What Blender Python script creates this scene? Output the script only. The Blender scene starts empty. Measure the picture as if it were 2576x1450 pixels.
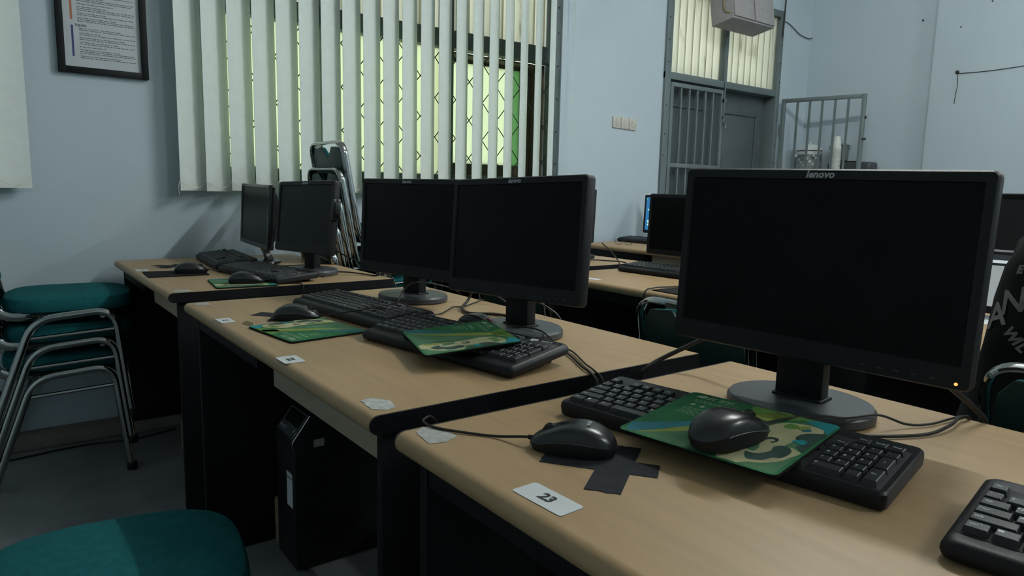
import bpy, bmesh, math, random
from mathutils import Matrix, Vector, Euler
from mathutils.bvhtree import BVHTree
random.seed(7)
PI = math.pi
R = math.radians
SC = bpy.context.scene
COL = SC.collection

# ------------------------------------------------------------------ camera
YAW, PITCH, ROLL, FPX = R(37.2502), R(-8.0599), R(1.2832), 1754.75
fw = Vector((math.sin(YAW)*math.cos(PITCH), math.cos(YAW)*math.cos(PITCH), math.sin(PITCH)))
rt = fw.cross(Vector((0, 0, 1))).normalized(); up = rt.cross(fw)
rt2 = rt*math.cos(ROLL) + up*math.sin(ROLL); up2 = -rt*math.sin(ROLL) + up*math.cos(ROLL)
cam = bpy.data.cameras.new('camera'); cam_o = bpy.data.objects.new('camera', cam); COL.objects.link(cam_o)
m = Matrix.Identity(4)
for i in range(3):
    m[i][0], m[i][1], m[i][2] = rt2[i], up2[i], -fw[i]
m[0][3], m[1][3], m[2][3] = 0, 0, 1.085
cam_o.matrix_world = m
cam.sensor_fit = 'HORIZONTAL'; cam.sensor_width = 36.0; cam.lens = FPX/2576*36.0
cam.clip_start = 0.02
SC.camera = cam_o

# ------------------------------------------------------------------ world, exposure
w = bpy.data.worlds.new('World'); SC.world = w; w.use_nodes = True
bg = w.node_tree.nodes['Background']; bg.inputs[0].default_value = (0.93, 1.0, 0.90, 1); bg.inputs[1].default_value = 1.3
SC.view_settings.view_transform = 'Standard'; SC.view_settings.look = 'None'
SC.view_settings.exposure = 0.0; SC.view_settings.gamma = 1.0
SC.view_settings.use_curve_mapping = False
LAMP_COL = (0.95, 1.0, 0.97)
# ceiling lamps: (x, y) of each fixture; the tubes themselves give the light
TUBE = 285.0
LAMPS = [(2.7, 1.2), (2.7, -1.8), (5.0, -.6)]

# ------------------------------------------------------------------ helpers
def lin(h):
    c = [int(h[i:i+2], 16)/255 for i in (0, 2, 4)]
    return tuple(((v+0.055)/1.055)**2.4 if v > 0.04045 else v/12.92 for v in c) + (1,)

def mat(name, col, rough=0.6, metal=0.0, var=0.0, vscale=8.0, bump=0.0, bscale=60.0, spec=0.5, coat=0.0, emit=None, estr=0.0, stretch=None, transl=0.0):
    M = bpy.data.materials.new(name); M.use_nodes = True
    nt = M.node_tree; b = nt.nodes['Principled BSDF']; out = nt.nodes['Material Output']
    if len(col) == 3: col = tuple(col) + (1,)
    b.inputs['Base Color'].default_value = col
    b.inputs['Roughness'].default_value = rough; b.inputs['Metallic'].default_value = metal
    b.inputs['Specular IOR Level'].default_value = spec; b.inputs['Coat Weight'].default_value = coat
    tc = nt.nodes.new('ShaderNodeTexCoord'); src = tc.outputs['Object']
    if stretch:
        mp = nt.nodes.new('ShaderNodeMapping'); mp.inputs['Scale'].default_value = stretch
        nt.links.new(src, mp.inputs[0]); src = mp.outputs[0]
    colsock = None
    if var > 0:
        n = nt.nodes.new('ShaderNodeTexNoise'); n.inputs['Scale'].default_value = vscale; n.inputs['Detail'].default_value = 5
        nt.links.new(src, n.inputs['Vector'])
        r = nt.nodes.new('ShaderNodeValToRGB')
        r.color_ramp.elements[0].position = 0.3; r.color_ramp.elements[1].position = 0.7
        r.color_ramp.elements[0].color = tuple(c*(1-var) for c in col[:3]) + (1,)
        r.color_ramp.elements[1].color = tuple(min(1, c*(1+var)) for c in col[:3]) + (1,)
        nt.links.new(n.outputs['Fac'], r.inputs['Fac']); nt.links.new(r.outputs['Color'], b.inputs['Base Color']); colsock = r.outputs['Color']
    if bump > 0:
        n2 = nt.nodes.new('ShaderNodeTexNoise'); n2.inputs['Scale'].default_value = bscale; n2.inputs['Detail'].default_value = 3
        nt.links.new(src, n2.inputs['Vector'])
        bp = nt.nodes.new('ShaderNodeBump'); bp.inputs['Strength'].default_value = bump; bp.inputs['Distance'].default_value = 0.002
        nt.links.new(n2.outputs['Fac'], bp.inputs['Height']); nt.links.new(bp.outputs['Normal'], b.inputs['Normal'])
    if emit:
        b.inputs['Emission Color'].default_value = tuple(emit[:3]) + (1,); b.inputs['Emission Strength'].default_value = estr
    if transl > 0:
        t = nt.nodes.new('ShaderNodeBsdfTranslucent'); t.inputs['Color'].default_value = col
        if colsock: nt.links.new(colsock, t.inputs['Color'])
        mx = nt.nodes.new('ShaderNodeMixShader'); mx.inputs[0].default_value = transl
        nt.links.new(b.outputs[0], mx.inputs[1]); nt.links.new(t.outputs[0], mx.inputs[2]); nt.links.new(mx.outputs[0], out.inputs['Surface'])
    return M

MT = {}
MT['wall'] = mat('wall_paint', (0.515, 0.607, 0.66), 0.75, var=0.03, vscale=1.6, bump=0.15, bscale=180)
MT['ceiling'] = mat('ceiling_paint', (0.84, 0.86, 0.86), 0.9, var=0.03)
MT['floor'] = mat('floor_vinyl', (0.19, 0.20, 0.21), 0.5, var=0.22, vscale=5, bump=0.1, bscale=90)
MT['ledge'] = mat('ledge_cement', (0.20, 0.18, 0.15), 0.8, var=0.2, vscale=10)
MT['wood'] = mat('beech_laminate', (0.40, 0.268, 0.140), 0.43, var=0.055, vscale=7, stretch=(9, 0.7, 9), bump=0.03, bscale=120, spec=0.4)
MT['woodedge'] = mat('beech_rounded_edge', (0.37, 0.235, 0.115), 0.42, var=0.08, vscale=7, stretch=(9, 0.9, 9))
MT['apron'] = mat('apron_board', (0.38, 0.31, 0.22), 0.6, var=0.08, vscale=6, stretch=(6, 1, 6))
MT['blackband'] = mat('black_edge_band', (0.004, 0.004, 0.005), 0.45, spec=0.3)
MT['blackpanel'] = mat('black_laminate', (0.006, 0.006, 0.007), 0.6, var=0.2, vscale=4, spec=0.2)
MT['plastic'] = mat('black_plastic', (0.009, 0.0095, 0.011), 0.5, bump=0.05, bscale=900, spec=0.28)
MT['plasticgrey'] = mat('charcoal_plastic', (0.05, 0.057, 0.064), 0.40, bump=0.05, bscale=900, spec=0.4)
MT['gloss'] = mat('glossy_black_plastic', (0.008, 0.008, 0.009), 0.15, spec=0.5)
MT['mousetop'] = mat('mouse_shell', (0.012, 0.013, 0.015), 0.3, spec=0.5, bump=0.02, bscale=800)
MT['screen'] = mat('screen_off', (0.002, 0.002, 0.0024), 0.33, spec=0.12)
MT['key'] = mat('keycap_plastic', (0.018, 0.02, 0.023), 0.45, spec=0.45, bump=0.04, bscale=1500)
MT['legend'] = mat('legend_print', (0.55, 0.57, 0.58), 0.6)
MT['logo'] = mat('logo_silver', (0.42, 0.44, 0.46), 0.45)
MT['chrome'] = mat('chrome', (0.40, 0.41, 0.40), 0.06, metal=1.0)
MT['fabric'] = mat('teal_fabric', (0.012, 0.105, 0.115), 0.95, var=0.14, vscale=60, bump=0.5, bscale=700, spec=0.1)
MT['fabricdark'] = mat('teal_vinyl_back', (0.006, 0.042, 0.041), 0.5, var=0.15, vscale=20, bump=0.1, bscale=300)
MT['blind'] = mat('blind_fabric', (0.765, 0.83, 0.80), 0.9, var=0.025, vscale=25, bump=0.15, bscale=500, transl=0.05, spec=0.1)
MT['blindhem'] = mat('blind_hem_fabric', (0.76, 0.80, 0.75), 0.9, transl=0.04, spec=0.1)
MT['string'] = mat('white_cord', (0.75, 0.78, 0.75), 0.6)
MT['frame'] = mat('painted_steel_frame', (0.085, 0.11, 0.115), 0.55, var=0.12, vscale=9)
MT['gate'] = mat('grey_green_steel', (0.13, 0.165, 0.17), 0.5, var=0.08, vscale=9)
MT['doorwood'] = mat('grey_painted_door', (0.075, 0.095, 0.10), 0.55, var=0.08, vscale=6)
MT['pane'] = mat('frosted_pane', (0.90, 0.95, 0.76), 0.5, var=0.04, vscale=1.5, transl=0.9)
MT['panebright'] = mat('pale_frosted_pane', (0.86, 0.93, 0.76), 0.5, var=0.04, vscale=1.5, transl=0.9)
MT['panegreen'] = mat('green_frosted_pane', (0.34, 0.56, 0.32), 0.5, transl=0.8)
MT['reveal'] = mat('weathered_reveal', (0.10, 0.085, 0.06), 0.85, var=0.25, vscale=6)
MT['fibre0'] = mat('corrugated_fibreglass', (0.70, 0.69, 0.53), 0.6, var=0.10, vscale=3, stretch=(3, 3, 0.6), transl=0.5)
def fibre_mat():
    M = bpy.data.materials.new('corrugated_fibreglass_grimy'); M.use_nodes = True; nt = M.node_tree; b_ = nt.nodes['Principled BSDF']; out = nt.nodes['Material Output']
    tc = nt.nodes.new('ShaderNodeTexCoord')
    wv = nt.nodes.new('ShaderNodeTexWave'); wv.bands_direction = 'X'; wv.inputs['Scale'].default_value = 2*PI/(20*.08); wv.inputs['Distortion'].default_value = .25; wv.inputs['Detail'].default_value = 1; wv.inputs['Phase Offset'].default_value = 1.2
    nt.links.new(tc.outputs['Object'], wv.inputs['Vector'])
    mp = nt.nodes.new('ShaderNodeMapping'); mp.inputs['Scale'].default_value = (14, 14, 2.2); nt.links.new(tc.outputs['Object'], mp.inputs[0])
    n = nt.nodes.new('ShaderNodeTexNoise'); n.inputs['Scale'].default_value = 1.5; n.inputs['Detail'].default_value = 4; nt.links.new(mp.outputs[0], n.inputs['Vector'])
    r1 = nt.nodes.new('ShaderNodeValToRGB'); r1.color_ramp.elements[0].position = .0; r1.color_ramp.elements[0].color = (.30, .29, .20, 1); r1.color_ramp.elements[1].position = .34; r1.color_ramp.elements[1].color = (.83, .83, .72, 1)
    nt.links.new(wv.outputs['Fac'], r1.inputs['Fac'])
    r2 = nt.nodes.new('ShaderNodeValToRGB'); r2.color_ramp.elements[0].position = .26; r2.color_ramp.elements[0].color = (.45, .45, .40, 1); r2.color_ramp.elements[1].position = .42; r2.color_ramp.elements[1].color = (1, 1, 1, 1)
    nt.links.new(n.outputs['Fac'], r2.inputs['Fac'])
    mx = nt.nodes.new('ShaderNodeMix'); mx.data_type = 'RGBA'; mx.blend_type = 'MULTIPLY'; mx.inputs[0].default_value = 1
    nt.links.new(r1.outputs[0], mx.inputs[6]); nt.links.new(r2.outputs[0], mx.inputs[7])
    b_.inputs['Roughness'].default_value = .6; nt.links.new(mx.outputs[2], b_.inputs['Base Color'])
    t = nt.nodes.new('ShaderNodeBsdfTranslucent'); nt.links.new(mx.outputs[2], t.inputs['Color'])
    m2 = nt.nodes.new('ShaderNodeMixShader'); m2.inputs[0].default_value = .5
    nt.links.new(b_.outputs[0], m2.inputs[1]); nt.links.new(t.outputs[0], m2.inputs[2]); nt.links.new(m2.outputs[0], out.inputs['Surface'])
    return M
MT['fibre'] = fibre_mat()
MT['wire'] = mat('dark_wire', (0.03, 0.04, 0.035), 0.5, metal=0.3)
MT['cable'] = mat('black_cable', (0.016, 0.014, 0.012), 0.5, spec=0.4)
MT['cablebrown'] = mat('dusty_cable', (0.03, 0.024, 0.018), 0.55)
MT['white'] = mat('white_label', (0.62, 0.66, 0.67), 0.6, var=0.04, vscale=30)
MT['ink'] = mat('black_ink', (0.012, 0.012, 0.014), 0.7)
MT['tape'] = mat('black_cloth_tape', (0.02, 0.022, 0.026), 0.85, var=0.2, vscale=40, bump=0.3, bscale=600, spec=0.15)
MT['silver'] = mat('worn_silver_label', (0.46, 0.47, 0.45), 0.5, var=0.28, vscale=70)
MT['paleprint'] = mat('worn_paper_label', (0.40, 0.40, 0.37), 0.6, var=0.2, vscale=90)
MT['ivory'] = mat('ivory_switch', (0.58, 0.56, 0.50), 0.4)
MT['speaker'] = mat('grey_speaker', (0.33, 0.315, 0.315), 0.8, var=0.06, vscale=30, bump=0.2, bscale=400)
MT['shirt'] = mat('black_shirt', (0.011, 0.011, 0.012), 0.9, var=0.2, vscale=12, bump=0.2, bscale=300, spec=0.15)
MT['shirtprint'] = mat('grey_shirt_print', (0.17, 0.17, 0.17), 0.8, var=0.2, vscale=50)
MT['skin'] = mat('skin', (0.34, 0.20, 0.13), 0.55, var=0.05)
MT['trouser'] = mat('dark_trousers', (0.02, 0.022, 0.03), 0.9)
MT['hair'] = mat('black_hair', (0.008, 0.007, 0.006), 0.5)
MT['woodblock'] = mat('raw_wood', (0.30, 0.23, 0.15), 0.7, var=0.15, vscale=8, stretch=(6, 1, 6))
MT['cooker'] = mat('white_enamel', (0.72, 0.76, 0.75), 0.25, spec=0.5)
MT['cookergrey'] = mat('grey_patterned_enamel', (0.24, 0.27, 0.28), 0.35, var=0.5, vscale=26)
MT['glass'] = mat('smoky_glass', (0.12, 0.13, 0.13), 0.1, spec=0.6)
MT['cup'] = mat('paper_cup', (0.72, 0.74, 0.70), 0.6)
MT['cabinet'] = mat('grey_cabinet', (0.2, 0.22, 0.23), 0.5)
MT['lampwhite'] = mat('lamp_housing', (0.7, 0.72, 0.72), 0.5)
MT['lamptube'] = mat('lamp_tube', (0.9, 0.95, 0.93), 0.4, emit=LAMP_COL, estr=TUBE)
MT['orange'] = mat('orange_led', (0.4, 0.1, 0.02), 0.4, emit=(1, 0.32, 0.08), estr=2.2)
MT['red'] = mat('red_plastic', (0.25, 0.03, 0.05), 0.4)
MT['photoframe'] = mat('black_wood_frame', (0.007, 0.008, 0.009), 0.6, spec=0.25)
MT['paper'] = mat('notice_paper', (0.52, 0.56, 0.58), 0.35, var=0.03, vscale=5)
MT['paperink'] = mat('grey_print', (0.16, 0.18, 0.19), 0.7)
MT['barorange'] = mat('orange_print', (0.42, 0.17, 0.10), 0.6)
MT['barblue'] = mat('blue_print', (0.05, 0.06, 0.20), 0.6)
# mouse pad print
MT['padgreen'] = mat('pad_green', (0.022, 0.135, 0.050), 0.75, var=0.25, vscale=14, bump=0.2, bscale=900, spec=0.2)
MT['padgreen2'] = mat('pad_pale_green', (0.07, 0.17, 0.085), 0.75, var=0.2, vscale=16, spec=0.2)
MT['padlime'] = mat('pad_lime', (0.10, 0.21, 0.045), 0.75, var=0.2, vscale=16, spec=0.2)
MT['padblue'] = mat('pad_blue', (0.03, 0.16, 0.20), 0.75, var=0.3, vscale=20, spec=0.2)
MT['padyellow'] = mat('pad_yellow', (0.22, 0.27, 0.06), 0.75, var=0.15, vscale=20, spec=0.2)
MT['padcream'] = mat('pad_cream', (0.42, 0.40, 0.23), 0.75, var=0.15, vscale=25, spec=0.2)
MT['paddark'] = mat('pad_dark', (0.035, 0.065, 0.055), 0.75, var=0.35, vscale=35, spec=0.2)
MT['padteal'] = mat('pad_teal', (0.02, 0.22, 0.24), 0.75, var=0.2, vscale=20, spec=0.2)
MT['padpale'] = mat('pad_pale_print', (0.34, 0.42, 0.28), 0.75, spec=0.2)
MT['padblack'] = mat('pad_rubber', (0.012, 0.011, 0.012), 0.9, spec=0.15)

def add_mesh(bm, t, M=None):
    if M is not None: bmesh.ops.transform(t, matrix=M, verts=t.verts)
    me = bpy.data.meshes.new('tmp'); t.to_mesh(me); t.free()
    bm.from_mesh(me); bpy.data.meshes.remove(me)

def T(loc=(0, 0, 0), rot=(0, 0, 0), sc=(1, 1, 1)):
    return Matrix.LocRotScale(Vector(loc), Euler(rot), Vector(sc))

def box(bm, s, loc=(0, 0, 0), rot=(0, 0, 0), bev=0, seg=2):
    t = bmesh.new(); bmesh.ops.create_cube(t, size=1)
    bmesh.ops.scale(t, vec=s, verts=t.verts)
    if bev > 0: bmesh.ops.bevel(t, geom=t.edges[:], offset=bev, segments=seg, affect='EDGES', profile=0.5)
    add_mesh(bm, t, T(loc, rot))

def box2(bm, a, b, bev=0, seg=2):
    box(bm, [abs(b[i]-a[i]) for i in range(3)], [(a[i]+b[i])/2 for i in range(3)], bev=bev, seg=seg)

def prism(bm, poly, h0, h1, M=None):
    t = bmesh.new()
    a = [t.verts.new((p[0], p[1], h0)) for p in poly]; b = [t.verts.new((p[0], p[1], h1)) for p in poly]
    n = len(poly)
    t.faces.new(list(reversed(a))); t.faces.new(b)
    for i in range(n): t.faces.new((a[i], a[(i+1) % n], b[(i+1) % n], b[i]))
    bmesh.ops.recalc_face_normals(t, faces=t.faces[:])
    add_mesh(bm, t, M)

def flat(bm, poly, z, M=None):
    t = bmesh.new(); t.faces.new([t.verts.new((p[0], p[1], z)) for p in poly])
    for f in t.faces:
        f.normal_update()
        if f.normal.z < 0: f.normal_flip()
    add_mesh(bm, t, M)

def loft(bm, rings, M=None, cap=(True, True)):
    t = bmesh.new(); vs = [[t.verts.new(p) for p in r] for r in rings]; n = len(rings[0])
    for a, b in zip(vs, vs[1:]):
        for i in range(n): t.faces.new((a[i], a[(i+1) % n], b[(i+1) % n], b[i]))
    if cap[0]: t.faces.new(list(reversed(vs[0])))
    if cap[1]: t.faces.new(vs[-1])
    bmesh.ops.recalc_face_normals(t, faces=t.faces[:])
    add_mesh(bm, t, M)

def lathe(bm, prof, seg=24, M=None, sx=1, sy=1):
    loft(bm, [[(r*math.cos(2*PI*i/seg)*sx, r*math.sin(2*PI*i/seg)*sy, z) for i in range(seg)] for r, z in prof], M)

def fillet(pts, rad, n=6, closed=False):
    P = [Vector(p) for p in pts]; out = []; N = len(P)
    for i, p in enumerate(P):
        if not closed and i in (0, N-1): out.append(p); continue
        a, b = P[(i-1) % N]-p, P[(i+1) % N]-p
        r = min(rad, a.length*0.49, b.length*0.49)
        s, e = p+a.normalized()*r, p+b.normalized()*r
        for k in range(n+1):
            u = k/n; out.append(s*(1-u)**2 + p*2*u*(1-u) + e*u*u)
    return out

def smooth_path(pts, n=6):
    P = [Vector(p) for p in pts]; out = []
    for i in range(len(P)-1):
        p0, p1, p2, p3 = P[max(i-1, 0)], P[i], P[i+1], P[min(i+2, len(P)-1)]
        for k in range(n):
            u = k/n
            out.append(0.5*((2*p1)+(p2-p0)*u+(2*p0-5*p1+4*p2-p3)*u*u+(3*p1-p0-3*p2+p3)*u**3))
    out.append(P[-1]); return out

def tube(bm, pts, r, seg=8, M=None, r2=None, closed=False):
    P = [Vector(p) for p in pts]
    tan = []
    for i in range(len(P)):
        if closed: t_ = P[(i+1) % len(P)]-P[i-1]
        else: t_ = P[min(i+1, len(P)-1)]-P[max(i-1, 0)]
        tan.append(t_.normalized())
    nrm = Vector((0, 0, 1)) if abs(tan[0].z) < 0.9 else Vector((1, 0, 0))
    nrm = (nrm-tan[0]*nrm.dot(tan[0])).normalized(); rings = []
    for p, t_ in zip(P, tan):
        nrm = (nrm-t_*nrm.dot(t_)).normalized(); bn = t_.cross(nrm)
        rings.append([p+nrm*(r*math.cos(2*PI*k/seg))+bn*((r2 or r)*math.sin(2*PI*k/seg)) for k in range(seg)])
    if closed: rings.append(rings[0])
    loft(bm, rings, M, cap=(not closed, not closed))

def rrect(w_, h_, r, n=5, cx=0, cy=0):
    out = []
    for sx, sy, a0 in ((1, 1, 0), (-1, 1, 90), (-1, -1, 180), (1, -1, 270)):
        for k in range(n+1):
            a = R(a0+90*k/n); out.append((cx+sx*(w_/2-r)+r*math.cos(a), cy+sy*(h_/2-r)+r*math.sin(a)))
    return out

def obj(name, bm, mt, parent=None, smooth=35, loc=None, rot=None):
    me = bpy.data.meshes.new(name); bm.to_mesh(me); bm.free()
    for x in (mt if isinstance(mt, (list, tuple)) else [mt]): me.materials.append(MT[x] if isinstance(x, str) else x)
    if smooth:
        me.polygons.foreach_set('use_smooth', [True]*len(me.polygons)); me.set_sharp_from_angle(angle=R(smooth))
    o = bpy.data.objects.new(name, me); COL.objects.link(o)
    if parent: o.parent = parent
    if loc: o.location = loc
    if rot: o.rotation_euler = rot
    return o

def inst(name, me, parent, loc=(0, 0, 0), rot=(0, 0, 0)):
    o = bpy.data.objects.new(name, me); COL.objects.link(o); o.parent = parent; o.location = loc; o.rotation_euler = rot
    return o

def BM(): return bmesh.new()

def thing(name, label, cat, loc=(0, 0, 0), rotz=0, group=None, rot=None):
    o = bpy.data.objects.new(name, None); COL.objects.link(o); o.empty_display_size = 0.05
    o.location = loc; o.rotation_euler = rot or (0, 0, rotz)
    o['label'] = label; o['category'] = cat
    if group: o['group'] = group
    return o

def tag(o, label, cat, group=None):
    o['label'] = label; o['category'] = cat
    if group: o['group'] = group
    return o

def struct(o): o['kind'] = 'structure'; return o

def to_local(root, pts):
    Mi = Matrix.LocRotScale(root.location, root.rotation_euler, None).inverted()
    return [Mi @ Vector(p) for p in pts]

def dup(root, loc, rot, label):
    def cp(o, par):
        c = o.copy(); COL.objects.link(c); c.parent = par
        for ch in list(o.children): cp(ch, c)
        return c
    kids = list(root.children)
    r = root.copy(); COL.objects.link(r); r.location = loc; r.rotation_euler = rot; r['label'] = label
    for k in kids: cp(k, r)
    return r

_tm = {}
def text_mesh(s, size=1.0, shear=0.0, offset=0.0, res=2):
    key = (s, size, shear, offset)
    if key in _tm: return _tm[key]
    cu = bpy.data.curves.new('txt', 'FONT'); cu.body = s; cu.size = size; cu.shear = shear; cu.offset = offset
    cu.align_x = 'CENTER'; cu.align_y = 'CENTER'; cu.resolution_u = res; cu.fill_mode = 'FRONT'
    o = bpy.data.objects.new('txt', cu); COL.objects.link(o)
    dg = bpy.context.evaluated_depsgraph_get(); dg.update()
    me = bpy.data.meshes.new_from_object(o.evaluated_get(dg))
    bpy.data.objects.remove(o); bpy.data.curves.remove(cu)
    _tm[key] = me
    return me

def add_text(bm, s, size, M, shear=0.0, offset=0.0):
    me = text_mesh(s, size, shear, offset)
    t = bmesh.new(); t.from_mesh(me); add_mesh(bm, t, M)

# ------------------------------------------------------------------ room shell
YW, XF, ZC = 3.42, 5.74, 3.2
XL, YB = -2.2, -4.2
WX0, WX1, WZ0, WZ1 = 0.80, 2.95, 1.10, 2.62      # window hole
DX0, DX1, DZ1 = 3.90, 5.31, 2.56                 # door hole
b = BM(); box2(b, (XL-.2, YB-.2, -.1), (XF+.2, YW+.3, 0)); struct(obj('floor', b, 'floor'))
b = BM(); box2(b, (XL-.2, YB-.2, ZC), (XF+.2, YW+.3, ZC+.1)); struct(obj('ceiling', b, 'ceiling'))
TH = 0.2
b = BM()
for a, c in (((XL, YW, 0), (WX0, YW+TH, ZC)), ((WX0, YW, 0), (WX1, YW+TH, WZ0)), ((WX0, YW, WZ1), (WX1, YW+TH, ZC)),
             ((WX1, YW, 0), (DX0, YW+TH, ZC)), ((DX0, YW, DZ1), (DX1, YW+TH, ZC)), ((DX1, YW, 0), (XF+.2, YW+TH, ZC))):
    box2(b, a, c)
struct(obj('wall_window', b, 'wall'))
b = BM(); box2(b, (XF, YB, 0), (XF+.2, YW, ZC)); struct(obj('wall_far', b, 'wall'))
b = BM(); box2(b, (XF-.14, YB, 0), (XF-.0005, 2.365, ZC), bev=0.004); struct(obj('trim_1', b, 'wall'))     # wall thickening (pilaster)
b = BM(); box2(b, (XL-.2, YB, 0), (XL, YW, ZC)); struct(obj('wall_left', b, 'wall'))
b = BM(); box2(b, (XL, YB-.2, 0), (XF, YB, ZC)); struct(obj('wall_back', b, 'wall'))
b = BM(); box2(b, (XL, 3.295, 0), (DX0-.15, YW-.0005, 0.05), bev=0.006); struct(obj('baseboard_window', b, 'ledge'))
b = BM(); box2(b, (DX0-.25, YW+TH+.3, 0), (DX1+.25, YW+TH+.32, 2.7)); 

b.free()

# ------------------------------------------------------------------ ceiling lamps
for i, (lx, ly) in enumerate(LAMPS):
    t = thing('ceiling_lamp', 'long fluorescent ceiling lamp over the %s' % ['middle desk row', 'back of the middle desk row', 'far end of the room'][i], 'lamp', (lx, ly, ZC-.001), 0, 'ceiling lamps')
    b = BM(); box(b, (0.05, 1.24, 0.05), (0, 0, -.025), bev=.004)
    for s in (-1, 1): box2(b, (-.012, s*.59-.008, -.13), (.012, s*.59+.008, -.05))
    obj('batten', b, 'lampwhite', t)
    b = BM(); tube(b, [(0, -.58, -.12), (0, .58, -.12)], .015, 10); obj('tube', b, 'lamptube', t)

# ------------------------------------------------------------------ window
wr = thing('window_1', 'three-bay steel window with diamond wire mesh behind the vertical blinds', 'window'); del wr['category'], wr['label']; wr['kind'] = 'structure'
y0 = YW+.06
for x0, x1 in ((WX0, WX0+.06), (1.39, 1.475), (2.115, 2.165), (WX1-.05, WX1)):
    b = BM(); box2(b, (x0, YW+.01, WZ0), (x1, YW+.10, WZ1), bev=.003); obj('mullion', b, 'frame', wr)
for z0, z1 in ((WZ0, WZ0+.06), (1.86, 1.955), (WZ1-.05, WZ1)):
    b = BM(); box2(b, (WX0, YW+.015, z0), (WX1, YW+.095, z1), bev=.003); obj('rail', b, 'frame', wr)
bays = ((WX0+.06, 1.39), (1.475, 2.115), (2.165, WX1-.05))
for i, (x0, x1) in enumerate(bays):
    # diamond wire grid in front of the panes
    b = BM(); hw, hh = .092, .108; z0, z1 = WZ0+.06, 1.86
    k = -20
    def clip(xa, za, s):
        t0, t1 = 0.0, 6.0
        dx, dz = hw, s*hh
        lo, hi = -1e9, 1e9
        for (q, d_, mn, mxx) in ((xa, dx, x0, x1), (za, dz, z0, z1)):
            a_, b_ = (mn-q)/d_, (mxx-q)/d_
            lo, hi = max(lo, min(a_, b_)), min(hi, max(a_, b_))
        return (lo, hi) if hi-lo > .05 else None
    for k in range(-16, 30):
        for s in (1, -1):
            c = clip(x0+.03, WZ0+.05+k*2*hh, s)
            if c:
                A = (x0+.03+c[0]*hw, y0-.025, WZ0+.05+k*2*hh+c[0]*s*hh); B = (x0+.03+c[1]*hw, y0-.025, WZ0+.05+k*2*hh+c[1]*s*hh)
                tube(b, [A, B], .0028, 5)
    obj('wire_mesh', b, 'wire', wr)
    # upper corrugated light
    def corr(bm, xa, xb, za, zb, yy, n, amp=.016):
        N = int((xb-xa)/.08*10); t = bmesh.new(); rows = []
        for z_ in (za, zb):
            rows.append([t.verts.new((xa+(xb-xa)*q/N, yy+amp*math.sin(2*PI*(xa+(xb-xa)*q/N)/.08), z_)) for q in range(N+1)])
        for q in range(N): t.faces.new((rows[0][q], rows[0][q+1], rows[1][q+1], rows[1][q]))
        add_mesh(bm, t)
    b = BM(); corr(b, x0, x1, 1.955, WZ1-.05, y0+.03, 8); obj('corrugated_panel', b, 'fibre', wr)
    if i < 2:
        b = BM(); box2(b, (x0, y0+.02, WZ0+.06), (x1, y0+.026, 1.86)); obj('pane', b, 'pane', wr)
    else:
        # deep weathered reveal with a smaller outer pane
        b = BM(); yo = y0+.16
        box2(b, (x0, y0+.045, WZ0+.06), (x0+.02, yo, 1.86)); box2(b, (x1-.02, y0+.045, WZ0+.06), (x1, yo, 1.86))
        box2(b, (x0, y0+.045, 1.85), (x1, yo, 1.86)); box2(b, (x0, y0+.045, WZ0+.06), (x1, yo, WZ0+.07))
        px0, px1, pz0, pz1 = x0+.055, 2.80, 1.235, 1.83
        box2(b, (x0, yo, WZ0+.06), (px0, yo+.03, 1.86)); box2(b, (px1, yo, WZ0+.06), (x1, yo+.03, 1.86))
        box2(b, (px0, yo, pz1), (px1, yo+.03, 1.86)); box2(b, (px0, yo, WZ0+.06), (px1, yo+.03, pz0))
        obj('reveal', b, 'reveal', wr)
        b = BM(); box2(b, (px0, yo+.01, pz0), (px1-.085, yo+.016, pz1)); obj('pane', b, 'panebright', wr)
        b = BM(); box2(b, (px1-.085, yo+.01, pz0), (px1, yo+.016, pz1)); obj('pane', b, 'panegreen', wr)
# screws on right frame
b = BM()
for z_ in (1.25, 1.45, 1.65, 1.85, 2.05, 2.2):
    lathe(b, [(.006, 0), (.005, .003), (0.0005, .004)], 8, T((WX1-.025, YW+.0085, z_), (R(90), 0, 0)))
obj('screws', b, 'ink', wr)

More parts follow.
